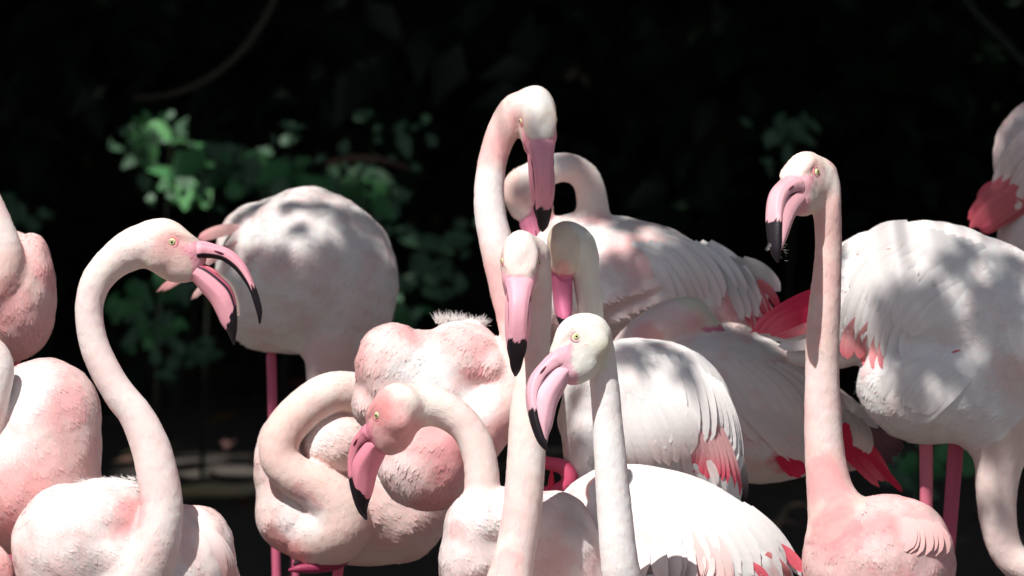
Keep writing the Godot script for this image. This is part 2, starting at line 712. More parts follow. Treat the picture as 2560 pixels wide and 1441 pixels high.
func make_face(s: Dictionary, root: Node3D) -> void:
	var hd: Dictionary = s.head
	var T: Transform3D = local(s) * s.HT
	var open: float = hd.get("open", 0.0)
	var pink: Color = hd.get("pink", lin(224, 146, 170))
	var nz := int(hd.o[0])
	var ub := part(root, "upper_bill", bill(true, 0.0, T, pink, open > 10.0, hd.get("black", 0.66), nz), M.horn)
	var lb := part(root, "lower_bill", bill(false, 20.5 - open, T, pink, open > 10.0, hd.get("black_low", 0.68), nz + 3), M.horn)
	for z in [-1.0, 1.0]:
		var e: float = z
		part(ub, "nostril", ball(Vector3(112, -24, 27.0 * e), Vector3(19, 3.2, 4), T, lin(96, 40, 60), Basis(Vector3.BACK, deg_to_rad(-18))), M.horn)
		var eye := part(root, "eye", ball(Vector3(0, 0, 37.5 * e), Vector3(13.0, 13.0, 13.0), T, lin(224, 222, 176)), M.wet)
		part(eye, "iris_rim", ring(Vector3(0.5, 0, 49.3 * e), Vector3(0.05, 0, e).normalized(), 5.6, 0.8, T, lin(176, 178, 120)), M.wet)
		part(eye, "pupil", ball(Vector3(0.5, 0, 47.9 * e), Vector3(3.8, 3.8, 3.8), T, lin(16, 14, 12)), M.wet)
		part(eye, "eyelid", ring(Vector3(0, 0, 44.5 * e), Vector3(0.05, 0.1, e).normalized(), 12.8, 3.0, T, hd.get("lid", lin(226, 140, 148))), M.skin)
	if open > 10.0:
		part(lb, "tongue", ball(Vector3(88, -66, 0), Vector3(36, 8, 18), T, lin(226, 130, 140), Basis(Vector3.BACK, deg_to_rad(-28))), M.wet)
		for q in 26:
			var t := 0.36 + q * 0.016
			var a: Vector2 = catmull(LO_TOP, t)
			var b: Vector2 = catmull(LO_TOP, t + 0.02)
			var w: float = catmull(LO_W, t)
			var nn := (b - a).normalized().orthogonal()
			var p := Vector3(a.x, a.y, w * 0.75)
			var tip := p + Vector3(-nn.x, -nn.y, 0.1) * 9.0
			if tip.y < p.y: tip = p - (tip - p)
			part(lb, "lamella", tube([T * p, T * ((p + tip) * 0.5), T * tip], [0.0008, 0.0006, 0.0002], 5, 3, lin(206, 170, 160)), M.horn)

func make_leg(s: Dictionary, root: Node3D, l: Array) -> void:
	# two points that show the way the shank runs, then radius; it goes on down to the ground
	var T := local(s)
	var a: Vector3 = T * Vector3(l[0], -l[1], l[2])
	var b: Vector3 = T * Vector3(l[3], -l[4], l[5])
	var r: float = l[6] * s.T.basis.x.length()
	var dir := (b - a).normalized()
	dir.y = minf(dir.y, -0.3)
	var end := a + dir * (a.y / -dir.y)
	end.y = 0.02
	var ankle := a.lerp(end, 0.55) + Vector3(0, 0, -0.02)
	var pts := [a, a.lerp(ankle, 0.5), a.lerp(ankle, 0.93), ankle, ankle.lerp(end, 0.07), ankle.lerp(end, 0.5), end]
	var c: Color = l[7] if l.size() > 7 else lin(196, 96, 124)
	var leg := part(root, "leg", tube(pts, [r * 1.15, r, r * 1.1, r * 1.5, r * 1.05, r * 0.85, r * 0.9], 12, 48, c), M.shank)
	var v := PackedVector3Array()
	var col := PackedColorArray()
	for i in 2:
		for q in 9:
			var w := deg_to_rad(lerpf(-62, 62, q / 8.0))
			var rr := 0.062 if q % 4 == 0 else 0.052
			var out := Vector3(sin(w), 0, cos(w)) * (rr * i)
			v.append(end + out + Vector3(0, 0.012 * (1 - i) - 0.014 * i, 0))
			col.append(c)
	part(leg, "foot", sheet(v, col, 2, 9, false, true), M.shank)

# a single feather that lies on the body: [x0, y0, x1, y1, width, colour, lift, bend, tip colour]
func make_feather(s: Dictionary, root: Node3D, f: Array) -> void:
	var F: Field = s.F
	var el := range(F.split)
	var T := local(s)
	var a := Vector2(f[0], -f[1])
	var b := Vector2(f[2], -f[3])
	var side := (b - a).orthogonal().normalized()
	var wid: float = f[4]
	var c: Color = f[5]
	var lift: float = f[6]
	var bend: float = f[7] if f.size() > 7 else 0.0
	var c2: Color = f[8] if f.size() > 8 else c
	var rows := 11
	var cols := 5
	var prev := NAN
	var slope := -0.25
	var zs := PackedFloat32Array()
	for r in rows:
		var t := float(r) / (rows - 1)
		var p := a.lerp(b, t) + side * bend * sin(PI * t)
		var z := F.front(p.x, p.y, 520.0, el)
		if is_nan(z) or (not is_nan(prev) and z < prev - (b - a).length() / rows * 1.3):
			z = (prev + slope * (b - a).length() / rows) if not is_nan(prev) else f[9] if f.size() > 9 else 0.0
		prev = z
		zs.append(z)
	for pass_ in 2:
		for r in range(1, rows - 1):
			zs[r] = (zs[r - 1] + 2.0 * zs[r] + zs[r + 1]) / 4.0
	var v := PackedVector3Array()
	var col := PackedColorArray()
	for r in rows:
		var t := float(r) / (rows - 1)
		var p := a.lerp(b, t) + side * bend * sin(PI * t)
		var w := wid * 0.5 * (0.55 + 0.45 * sin(PI * minf(t * 1.1, 0.5))) * sqrt(maxf(0.0, 1.0 - pow(t, 5.0))) + 0.4
		var zc := zs[r] + lift * 0.75 * (0.35 + 0.65 * t)
		for q in cols:
			var u := q * 2.0 / (cols - 1) - 1.0
			var pp := p + side * u * w
			var zz := zc - u * u * w * 0.14 + u * lift * 0.16
			v.append(T * Vector3(pp.x, pp.y, zz))
			var cc := c.lerp(c2, smoothstep(0.45, 1.0, t))
			col.append(cc * (0.93 if q == 2 else 1.0))
	var mesh := sheet(v, col, rows, cols, false)
	var nn: PackedVector3Array = mesh.surface_get_arrays(0)[Mesh.ARRAY_NORMAL]
	if nn[nn.size() / 2].dot(cam_t.basis.z) < 0.0:
		mesh = sheet(v, col, rows, cols, false, true)
	part(root, "feather", mesh, M.vane)

func make_tuft(s: Dictionary, root: Node3D, f: Array) -> void:
	# [x, y, z, spread x, spread y, length, lean x, lean y, count, colour]: loose down feathers
	var T := local(s)
	var v := PackedVector3Array()
	var n := PackedVector3Array()
	var col := PackedColorArray()
	var idx := PackedInt32Array()
	var r := RandomNumberGenerator.new()
	r.seed = int(f[0]) * 7
	for q in int(f[8]):
		var p := Vector3(f[0] + r.randf_range(-1, 1) * f[3], -f[1] + r.randf_range(-1, 1) * f[4], f[2] + r.randf_range(-25, 25))
		var d := Vector3(f[6] + r.randf_range(-0.6, 0.6), -f[7] + r.randf_range(-0.45, 0.45), r.randf_range(-0.4, 0.4)).normalized()
		var side := d.cross(Vector3(r.randf_range(-0.5, 0.5), 0.2, 1)).normalized()
		var len: float = f[5] * r.randf_range(0.5, 1.2)
		var b := v.size()
		var up := d.cross(side)
		var sway := signf(r.randf() - 0.5) * len * 0.16
		for j in 6:
			var t := j / 5.0
			var w := (0.75 if f[8] > 60 else 0.5) * (1.0 - t * 0.85)
			var m := p + d * len * t + side * sway * t * t
			for e in 3:
				var o3 := side * cos(e * TAU / 3.0) + up * sin(e * TAU / 3.0)
				v.append(T * (m + o3 * w))
				n.append((cam_t.basis * o3).normalized())
				col.append(f[9])
		for j in 5:
			for e in 3:
				var a := b + j * 3 + e
				var c := b + j * 3 + (e + 1) % 3
				idx.append_array([a, a + 3, c, c, a + 3, c + 3])
	var o := part(root, "down_tuft", arrays(v, n, col, idx), M.plume)
	o.set_meta("kind", "stuff")

# rows of feathers: from line (ax,ay)-(bx,by) to line (cx,cy)-(dx,dy)
func fan(out: Array, n: int, l: Array, wid: float, c: Color, lift: float, bend := 0.0, c2 := Color(-1, 0, 0)) -> void:
	n = int(ceil(n * 1.35))
	wid *= 0.86
	for i in n:
		var t := (i + 0.5) / n
		var j := rng.randf_range(-0.25, 0.25) / n
		var k := rng.randf_range(0.86, 1.04)
		var x0 := lerpf(l[0], l[2], t + j)
		var y0 := lerpf(l[1], l[3], t + j)
		var x1 := lerpf(l[4], l[6], t + j)
		var y1 := lerpf(l[5], l[7], t + j)
		var cc := c * rng.randf_range(0.93, 1.0)
		var e := c2 if c2.r >= 0.0 else cc
		out.append([x0, y0, x0 + (x1 - x0) * k, y0 + (y1 - y0) * k, wid * rng.randf_range(0.85, 1.15), cc, lift * 0.65 + rng.randf_range(-0.6, 1.0), bend, e])

func birds() -> void:
	var white := lin(252, 245, 242, 0.88)
	var pale := lin(250, 226, 222, 0.87)
	var pink := lin(246, 192, 188, 0.86)
	var rose := lin(243, 170, 170, 0.86)
	var deep := lin(226, 118, 126, 0.85)
	var cream := lin(251, 238, 228, 0.87)
	var peach := lin(250, 213, 202, 0.87)
	var crimson := lin(220, 44, 82)
	var red := lin(244, 108, 124)
	var coral := lin(240, 146, 146)
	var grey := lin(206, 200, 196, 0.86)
	var dusk := lin(60, 40, 50)
	var f: Array = []
	# open-billed bird at the left, in front
	jobs.append({"d": 0.0, "label": "flamingo at lower left calling with its bill wide open, neck in an S", "kn": 15.0, "rose": 0.3, "base": lin(251, 234, 229, 0.87),
		"neck": [[380, 614, 0, 55], [335, 622, 0, 53], [284, 654, 0, 44], [240, 704, 2, 39], [222, 775, 5, 35], [234, 858, 8, 36.5], [262, 925, 12, 38.5], [298, 985, 16, 40], [341, 1040, 22, 43], [376, 1115, 30, 49], [395, 1190, 38, 52], [405, 1262, 44, 53.5], [398, 1330, 46, 57], [372, 1400, 36, 68], [330, 1470, 10, 90]],
		"body": [[320, 1470, -140, 262, 235, 210], [175, 1375, -40, 142, 165, 140, 8, 24], [262, 1296, -50, 118, 96, 120, -12, 16], [300, 1390, -10, 100, 90, 90, 0, 30], [285, 1222, -60, 74, 26, 50, -6, 10], [470, 1430, -150, 110, 165, 150, -14, 24], [90, 1400, -60, 62, 120, 110, 10, 20]],
		"head": {"o": [431, 606, 0], "x": Vector3(1, 0, 0.02), "y": Vector3(0, 1, 0), "open": 20.5, "black": 0.68, "black_low": 0.68, "pink": lin(243, 170, 182)},
		"lore_k": 0.8, "head_color": lin(249, 228, 214, 0.87), "neck_color": lin(251, 231, 225, 0.87),
		"spots": [[262, 668, 0, 90, cream, 0.7], [360, 580, 0, 90, cream, 0.7], [430, 640, 46, 70, pink, 0.6], [240, 760, 30, 80, pale, 0.8], [340, 1290, 40, 85, rose, 0.75], [316, 1330, 60, 40, rose, 0.4], [60, 1430, 0, 90, pink, 0.5], [420, 1300, 60, 90, white, 0.4], [190, 1260, 60, 80, white, 0.8], [285, 1205, -50, 80, white, 1.0], [540, 1400, -80, 70, pink, 0.7]],
		"legs": [[300, 1640, -120, 300, 1740, -120, 12], [360, 1640, -160, 362, 1740, -160, 12]],
		"tufts": [[226, 1214, -40, 26, 10, 20, -0.8, -0.35, 160, white], [300, 1204, -50, 46, 8, 14, -0.9, -0.3, 200, white]]})
	f = []
	fan(f, 5, [470, 1290, 520, 1330, 560, 1450, 600, 1490], 52, pale, 5.0, -8.0, pink)
	jobs[-1].feathers = f
	# far left, behind
	jobs.append({"d": 0.55, "label": "pink flamingo behind at the left edge, only folded neck and breast in view", "rose": 0.6, "base": lin(248, 214, 208, 0.86),
		"neck": [[-90, 430, 60, 50], [-45, 500, 90, 50], [-14, 580, 110, 56], [4, 650, 116, 62], [-8, 715, 112, 60], [-60, 775, 90, 56], [-120, 800, 40, 60]],
		"body": [[30, 740, 0, 112, 165, 150, 4], [92, 665, 40, 42, 84, 70, 12, 14], [-60, 760, -40, 150, 130, 160]],
		"head": {"o": [-150, 408, 60], "x": Vector3(-1, -0.25, 0.1), "y": Vector3(-0.25, 1, 0)},
		"flow": Vector3(0.2, -1, 0.1), "head_color": cream,
		"spots": [[-10, 600, 130, 100, cream, 0.6], [30, 690, 150, 110, peach, 0.8], [10, 760, 140, 90, rose, 0.7], [105, 640, 80, 80, pink, 0.8], [110, 700, 80, 50, rose, 0.7], [60, 840, 60, 130, coral, 0.3]],
		"legs": [[-20, 860, 0, -22, 960, 0, 12], [40, 870, 0, 38, 960, 0, 12]]})
	# left, with its neck hooked at the frame edge
	jobs.append({"d": 0.2, "label": "pale pink plump flamingo at the left edge with cream neck hooked over", "rose": 0.45, "base": lin(250, 224, 219, 0.87), "kn": 10.0,
		"neck": [[-150, 1010, 90, 40], [-128, 940, 110, 42], [-80, 890, 130, 43], [-28, 878, 140, 43], [-1, 920, 140, 43], [-14, 1000, 135, 42], [-38, 1080, 120, 46], [-75, 1160, 90, 58], [-100, 1230, 50, 80]],
		"body": [[104, 1082, 0, 150, 188, 160, -6], [40, 1210, 0, 205, 175, 180, 0, 60], [180, 1010, 10, 60, 70, 80, 20, 30]],
		"head": {"o": [-172, 1062, 84], "x": Vector3(-0.35, -0.9, 0.2), "y": Vector3(-0.9, 0.35, 0)},
		"flow": Vector3(0.55, -0.8, 0.1), "head_color": cream, "neck_color": cream,
		"spots": [[60, 960, 140, 120, white, 0.9], [170, 1010, 110, 80, rose, 0.65], [130, 1040, 140, 60, rose, 0.4], [40, 1240, 160, 150, coral, 0.5], [170, 1150, 120, 90, pink, 0.5], [10, 1110, 150, 90, white, 0.4]],
		"legs": [[60, 1370, 0, 60, 1500, 0, 12], [110, 1360, -30, 112, 1500, -30, 12]]})
	# corner sliver
	jobs.append({"d": 0.06, "label": "mottled pink flamingo breast cut off in the bottom left corner", "rose": 0.5, "base": lin(248, 214, 208, 0.86),
		"neck": [[-150, 1440, 60, 60], [-190, 1380, 60, 48], [-200, 1290, 60, 42], [-230, 1200, 60, 40]],
		"body": [[-62, 1465, 0, 104, 124, 110], [-150, 1520, -60, 150, 120, 120]],
		"head": {"o": [-276, 1176, 60], "x": Vector3(-1, -0.2, 0.1), "y": Vector3(-0.2, 1, 0)},
		"spots": [[20, 1420, 80, 70, rose, 0.6]],
		"legs": [[-90, 1600, -20, -90, 1700, -20, 12], [-140, 1600, -40, -140, 1700, -40, 12]]})
	# dappled bird behind, round body
	jobs.append({"d": 1.8, "label": "round-bodied flamingo behind the open-billed one, dappled by leaf shade", "rose": 0.3, "kn": 46.0, "cell": 9.0, "lump": 8.0, "blush": lin(244, 206, 204, 0.86),
		"neck": [[842, 800, 60, 92], [838, 860, 70, 78], [828, 925, 66, 62], [818, 1000, 56, 52], [804, 1070, 50, 46], [796, 1120, 46, 44], [796, 1165, 30, 46]],
		"body": [[765, 672, 0, 218, 196, 230, 0], [702, 742, -10, 165, 142, 170, 0, 50], [882, 735, 20, 106, 160, 150, 4, 50], [768, 520, -40, 70, 56, 100, 0, 22], [630, 610, -40, 84, 90, 110, 20, 50]],
		"head": {"o": [796, 1185, -20], "x": Vector3(0.25, -0.1, -0.95), "y": Vector3(0.1, 0.95, 0)},
		"flow": Vector3(-0.45, -0.7, 0.2),
		"spots": [[700, 665, 230, 60, rose, 0.35], [840, 900, 100, 90, pink, 0.6], [720, 560, 200, 120, white, 0.5], [650, 640, 200, 40, rose, 0.3], [800, 700, 220, 60, pale, 0.4]],
		"legs": [[677, 860, 0, 681, 1040, 0, 11.5], [735, 1000, -60, 735, 1100, -60, 11.5]]})
	f = []
	fan(f, 1, [600, 600, 590, 630, 392, 728, 400, 740], 22, pink, 6.0, 6.0, rose)
	f.append([600, 570, 496, 598, 30, pink, 4.0, 4.0, rose])
	f.append([600, 650, 480, 750, 20, pale, 6.0, 6.0, pink])
	jobs[-1].feathers = f
	# preening bird with a coiled neck
	jobs.append({"d": 0.72, "label": "flamingo with neck coiled in a tight S and head tucked behind its neighbour", "rose": 0.4, "base": lin(250, 228, 220, 0.87), "kn": 9.0,
		"neck": [[930, 1000, 20, 54], [885, 985, 40, 54], [826, 984, 70, 53], [764, 1020, 95, 51], [712, 1078, 108, 50], [700, 1138, 112, 50], [735, 1185, 112, 52], [790, 1216, 104, 58], [838, 1262, 88, 72], [846, 1316, 72, 84], [800, 1330, 40, 96]],
		"body": [[900, 1260, -80, 225, 158, 170, -6], [755, 1290, 0, 116, 102, 118, 4, 30], [845, 1112, 45, 92, 78, 90, 10, 18], [725, 1190, -30, 92, 158, 110, 6, 30], [1010, 1300, -60, 90, 100, 130, 0, 30]],
		"head": {"o": [985, 1010, -30], "x": Vector3(0.8, -0.3, -0.5), "y": Vector3(0.3, 0.95, 0)},
		"flow": Vector3(0.6, -0.6, 0.1), "neck_color": lin(251, 224, 214, 0.87), "head_color": cream,
		"spots": [[840, 950, 80, 110, cream, 0.9], [872, 985, 90, 70, peach, 0.6], [700, 1080, 150, 110, peach, 0.75], [790, 1190, 150, 100, peach, 0.4], [790, 1240, 130, 44, deep, 0.85], [755, 1225, 130, 40, rose, 0.7], [715, 1370, 80, 90, coral, 0.7], [760, 1290, 110, 90, white, 0.7], [800, 1090, 70, 80, white, 0.7], [870, 1100, 70, 60, pink, 0.4], [980, 1290, 60, 110, pink, 0.3]],
		"legs": [[851, 1380, -40, 843, 1441, -40, 12, lin(226, 110, 140)]],
		"tubes": [["foot", [[880, 1370, 30, 12], [850, 1402, 60, 18], [800, 1416, 80, 15], [752, 1420, 90, 11], [722, 1424, 92, 3]], lin(150, 52, 84)], ["foot", [[850, 1398, 30, 12], [800, 1396, 60, 18], [760, 1400, 70, 15], [735, 1412, 74, 4]], lin(52, 30, 40)]]})
	# tall bird in the middle, bill pointing down
	jobs.append({"d": 0.45, "label": "tallest flamingo, head bowed at the top centre above a rosy lumpy body", "rose": 0.45, "base": lin(250, 222, 217, 0.87), "kn": 16.0, "lump": 6.0,
		"neck": [[1318, 268, -36, 46], [1288, 280, -46, 44], [1262, 318, -46, 40], [1243, 362, -40, 37], [1229, 415, -30, 36], [1223, 480, -20, 38], [1227, 545, -10, 40], [1240, 605, 0, 42], [1254, 665, 10, 43], [1270, 730, 20, 44], [1288, 800, 30, 45], [1300, 870, 45, 46], [1298, 935, 60, 50], [1270, 990, 75, 58], [1225, 1040, 80, 74], [1170, 1090, 70, 90]],
		"body": [[1065, 985, -40, 182, 160, 180, 0], [1075, 1130, 0, 142, 148, 150, 0, 40], [983, 920, 26, 94, 114, 112, 8, 26], [1165, 902, 16, 102, 94, 112, -10, 26], [1228, 925, 74, 42, 52, 48, 10, 16], [1064, 1165, 60, 112, 105, 96, 0, 30], [930, 1010, 10, 50, 60, 80, 0, 14], [1146, 822, -20, 62, 22, 50, 8, 10]],
		"head": {"o": [1346, 300, 0], "x": Vector3(0.113, -0.831, 0.545), "y": Vector3(0.067, 0.554, 0.83), "s": 0.947, "pink": lin(241, 164, 180), "black": 0.68},
		"flow": Vector3(-0.35, -0.8, 0.2), "neck_color": lin(250, 216, 208, 0.87), "lore_k": 0.9,
		"spots": [[1230, 360, 0, 80, pink, 0.6], [1255, 370, 0, 40, rose, 0.5], [1222, 500, 20, 120, white, 0.8], [1330, 240, 40, 80, white, 0.8], [1355, 335, 40, 46, white, 0.7], [1240, 690, 40, 60, rose, 0.5], [1262, 770, 50, 60, rose, 0.5], [1250, 600, 30, 60, white, 0.5], [1060, 930, 170, 120, white, 0.9], [1040, 820, 80, 60, rose, 0.6], [1140, 850, 100, 60, pink, 0.6], [1150, 805, -10, 72, white, 1.0], [1200, 860, 110, 60, rose, 0.6], [1235, 940, 120, 45, pink, 0.8], [1185, 940, 130, 40, deep, 0.5], [905, 900, 60, 70, rose, 0.6], [1190, 1010, 140, 80, white, 0.8], [1100, 1130, 150, 120, rose, 0.75], [1130, 1170, 140, 90, deep, 0.3], [1030, 1190, 140, 80, pale, 0.6], [1250, 1080, 120, 70, deep, 0.45], [1080, 1265, 110, 80, rose, 0.7], [960, 1000, 110, 60, pale, 0.7]],
		"legs": [[1165, 1200, -10, 1165, 1400, -10, 12], [1210, 1180, -40, 1212, 1400, -40, 12]],
		"tufts": [[1125, 802, -30, 40, 8, 20, -0.3, -1, 220, white], [1180, 812, -20, 30, 8, 24, 0.9, -0.5, 220, white], [1150, 806, -20, 60, 10, 14, 0.3, -1, 320, white]]})
	# bird bending down to the left
	jobs.append({"d": 0.14, "label": "flamingo with arched neck and deep pink face bending its bill down to the left", "rose": 0.3, "base": lin(251, 234, 230, 0.87), "kn": 20.0, "lump": 6.0,
		"neck": [[1008, 1022, -14, 60], [1050, 1014, -14, 56], [1090, 1018, -14, 50], [1130, 1037, -12, 45], [1166, 1070, -8, 42], [1191, 1115, -4, 42.5], [1203, 1170, 0, 43], [1206, 1230, 0, 46], [1214, 1295, -10, 62], [1240, 1360, -30, 90]],
		"body": [[1305, 1420, -70, 208, 195, 170, 0], [1192, 1316, 28, 82, 84, 90, 0, 26], [1178, 1405, 26, 80, 92, 95, 0, 30], [1392, 1400, -50, 110, 172, 140, 0, 24], [1290, 1300, 0, 90, 84, 100, 0, 24]],
		"head": {"o": [972, 1031, 0], "x": Vector3(-0.659, -0.408, -0.632), "y": Vector3(-0.421, 0.896, -0.14), "pink": lin(238, 148, 166), "black": 0.62, "black_low": 0.62},
		"flow": Vector3(0.5, -0.7, 0.0), "neck_color": lin(251, 230, 223, 0.87), "head_color": lin(241, 188, 184, 0.86), "lore": rose, "lore_k": 0.9,
		"spots": [[1040, 975, 30, 100, cream, 0.95], [1010, 970, 0, 70, peach, 0.6], [1000, 1090, 40, 85, rose, 0.55], [955, 1020, 40, 60, coral, 0.7], [1090, 1010, 30, 60, cream, 0.8], [1150, 1330, 90, 50, pink, 0.6], [1240, 1280, 90, 90, white, 0.8], [1200, 1250, 60, 50, pale, 0.6], [1150, 1420, 100, 60, pale, 0.6], [1360, 1390, 90, 90, pink, 0.3], [1440, 1290, 60, 60, grey, 0.4]],
		"legs": [[1290, 1590, -70, 1290, 1700, -70, 12], [1340, 1590, -100, 1342, 1700, -100, 12]]})
	# front bird, facing the camera
	jobs.append({"d": 0.0, "label": "flamingo in the centre facing straight out, long neck in front of the others", "rose": 0.3, "kn": 30.0,
		"neck": [[1326, 640, -66, 50], [1340, 690, -86, 39], [1342, 760, -96, 38], [1336, 850, -96, 40], [1328, 940, -88, 43], [1320, 1040, -76, 46], [1316, 1140, -62, 48], [1310, 1230, -50, 48.5], [1301, 1310, -40, 49.5], [1287, 1390, -28, 51], [1270, 1470, -10, 60], [1262, 1550, 10, 84]],
		"body": [[1300, 1690, 10, 180, 160, 200, 0], [1230, 1640, 90, 90, 110, 90, 0, 40]],
		"head": {"o": [1301, 655, 0], "x": Vector3(-0.018, -0.635, 0.773), "y": Vector3(0.044, 0.771, 0.635), "s": 0.965, "pink": lin(238, 172, 186), "black": 0.64},
		"neck_color": lin(251, 232, 224, 0.87), "head_color": lin(250, 229, 219, 0.87), "lore_k": 0.55,
		"spots": [[1312, 590, 40, 70, cream, 0.8], [1290, 640, 50, 50, pale, 0.5], [1330, 1000, -40, 100, cream, 0.7], [1280, 1300, 0, 60, pink, 0.5], [1330, 1330, 0, 70, pale, 0.6], [1262, 1420, 20, 60, coral, 0.4], [1345, 1150, -30, 50, white, 0.5]],
		"legs": [[1280, 1800, 0, 1280, 1900, 0, 12], [1340, 1800, -20, 1342, 1900, -20, 12]]})
	# white bird right of it
	jobs.append({"d": -0.06, "label": "white flamingo with yellow eye, head turned to look down left, long white wing", "rose": 0.06, "kn": 24.0, "blush": pale, "lump": 3.0,
		"neck": [[1478, 846, -36, 52], [1494, 880, -44, 44], [1506, 925, -44, 37.5], [1513, 975, -42, 36.5], [1519, 1050, -38, 37.5], [1525, 1130, -32, 40], [1531, 1210, -28, 42], [1538, 1290, -24, 44], [1545, 1370, -20, 46], [1556, 1450, -30, 50], [1574, 1530, -90, 64], [1610, 1600, -240, 100]],
		"body": [[1690, 1420, -660, 330, 222, 180, -24], [1560, 1380, -640, 165, 196, 150, 0, 40], [1650, 1570, -430, 190, 120, 260, 0, 60]],
		"head": {"o": [1430, 858, 0], "x": Vector3(-0.798, -0.471, 0.377), "y": Vector3(-0.555, 0.818, -0.153), "s": 1.0, "pink": lin(233, 178, 190), "black": 0.62, "black_low": 0.88, "lid": lin(200, 150, 160)},
		"neck_color": white, "head_color": lin(246, 240, 230, 0.88), "base": white, "lore": lin(222, 176, 176, 0.86), "lore_k": 0.5,
		"spots": [[1500, 880, 0, 60, lin(246, 236, 200, 0.86), 0.6], [1440, 1240, -560, 60, pink, 0.6], [1510, 1230, -500, 60, pale, 0.6], [1760, 1430, -500, 90, pink, 0.6], [1960, 1420, -600, 60, rose, 0.6]],
		"flow": Vector3(0.8, -0.6, 0.0),
		"legs": [[1660, 1650, -420, 1660, 1800, -420, 12], [1720, 1650, -460, 1722, 1800, -460, 12]]})
	f = []
	fan(f, 9, [1480, 1225, 1700, 1215, 1560, 1470, 1800, 1480], 62, white, 3.0, -14.0, pale)
	fan(f, 8, [1560, 1190, 1800, 1245, 1720, 1420, 2010, 1470], 56, white, 7.0, -18.0, white)
	fan(f, 6, [1660, 1190, 1900, 1290, 1900, 1340, 2030, 1470], 46, white, 11.0, -12.0, white)
	fan(f, 4, [1700, 1300, 1800, 1360, 1760, 1470, 1850, 1500], 44, pale, 6.0, -8.0, pink)
	f.append([1960, 1380, 2030, 1450, 30, red, 8.0, -4.0])
	f.append([1930, 1400, 1996, 1470, 26, coral, 10.0, -4.0])
	f.append([1890, 1425, 1940, 1480, 24, red, 8.0, -4.0])
	jobs[-1].feathers = f
	# arched neck behind, shaded
	jobs.append({"d": 1.3, "label": "flamingo behind the tallest one with neck arched over like a hook", "rose": 0.35, "kn": 20.0, "cell": 9.0, "lump": 7.0,
		"neck": [[1316, 486, 20, 50], [1334, 452, 16, 46], [1376, 424, 10, 38], [1428, 421, 6, 36], [1466, 450, 2, 37], [1480, 500, 0, 39], [1480, 550, 0, 44], [1470, 610, -20, 62], [1470, 680, -40, 90]],
		"body": [[1490, 720, 0, 262, 174, 190, 0], [1700, 730, -50, 270, 128, 150, -27, 50], [1600, 690, 20, 150, 120, 150, -10, 40], [1450, 610, -20, 120, 70, 100, 0, 40], [1568, 738, 166, 96, 16, 34, 18, 24], [1604, 770, 158, 90, 15, 34, 22, 24]],
		"head": {"o": [1306, 500, 24], "x": Vector3(0.05, -0.94, 0.3), "y": Vector3(-0.86, 0.1, 0.48), "s": 0.82, "pink": lin(216, 128, 156)},
		"head_color": lin(244, 206, 196, 0.86), "flow": Vector3(0.85, -0.45, 0.1), "neck_color": lin(250, 232, 222, 0.87),
		"spots": [[1360, 420, 30, 80, white, 0.7], [1500, 575, 40, 60, rose, 0.5], [1560, 640, 160, 90, rose, 0.5], [1600, 690, 160, 60, pink, 0.6], [1520, 700, 190, 60, white, 0.6], [1860, 780, 80, 100, deep, 0.7], [1290, 540, 60, 40, white, 0.5], [1430, 850, 150, 120, rose, 0.4]],
		"legs": [[1560, 880, -20, 1560, 1000, -20, 12], [1620, 880, -50, 1622, 1000, -50, 12]],
		})
	f = []
	fan(f, 7, [1560, 610, 1780, 610, 1680, 790, 1900, 740], 60, white, 4.0, -10.0, pale)
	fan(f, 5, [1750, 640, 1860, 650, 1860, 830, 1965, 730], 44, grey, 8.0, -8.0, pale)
	fan(f, 3, [1820, 710, 1900, 700, 1880, 850, 1955, 770], 26, deep, 4.0, -6.0, crimson)
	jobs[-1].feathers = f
	# grey-shaded neck with hidden face, big white back
	jobs.append({"d": 0.52, "label": "white-backed flamingo seen from behind with coral feather tips, neck in grey shade", "rose": 0.08, "kn": 22.0, "blush": pale, "lump": 4.0,
		"neck": [[1420, 602, 0, 49], [1444, 616, -6, 46], [1460, 650, -10, 38], [1466, 700, -10, 33], [1475, 760, -10, 32], [1478, 830, -10, 33], [1474, 900, -10, 38], [1464, 970, -20, 48], [1456, 1050, -40, 62]],
		"body": [[1640, 1050, -40, 196, 198, 190, 8], [1760, 1130, -40, 92, 190, 130, 14, 40], [1466, 1080, 10, 62, 150, 100, 0, 30], [1560, 960, 0, 120, 110, 140, 0, 40]],
		"head": {"o": [1404, 628, 0], "x": Vector3(-0.1, -0.9, -0.4), "y": Vector3(-0.2, 0.42, -0.85), "s": 0.72, "pink": lin(214, 116, 150)},
		"base": white, "neck_color": lin(246, 240, 226, 0.87), "head_color": lin(244, 226, 204, 0.86), "flow": Vector3(0.45, -0.9, 0.1),
		"spots": [[1405, 685, 30, 50, coral, 0.6], [1800, 1150, 100, 80, pink, 0.4]],
		"legs": [[1600, 1230, -60, 1600, 1400, -60, 12], [1380, 1168, 60, 1376, 1240, 70, 7, lin(226, 50, 88)]],
		"tubes": [["leg", [[1330, 1150, 40, 14], [1372, 1158, 60, 17], [1408, 1168, 70, 19], [1424, 1192, 74, 21], [1414, 1214, 70, 20], [1384, 1226, 60, 16], [1340, 1234, 50, 15]], lin(216, 88, 120)]],
		"tufts": [[1590, 884, 120, 50, 10, 24, 0.8, 0.3, 40, white]]})
	f = []
	fan(f, 8, [1700, 1060, 1790, 1050, 1716, 1190, 1856, 1236], 34, lin(250, 190, 190, 0.86), 3.0, -5.0, lin(245, 92, 118))
	fan(f, 7, [1520, 900, 1720, 880, 1560, 1130, 1780, 1110], 74, white, 4.0, -16.0, white)
	fan(f, 7, [1500, 1000, 1680, 990, 1560, 1220, 1740, 1150], 64, white, 6.0, -12.0, pale)
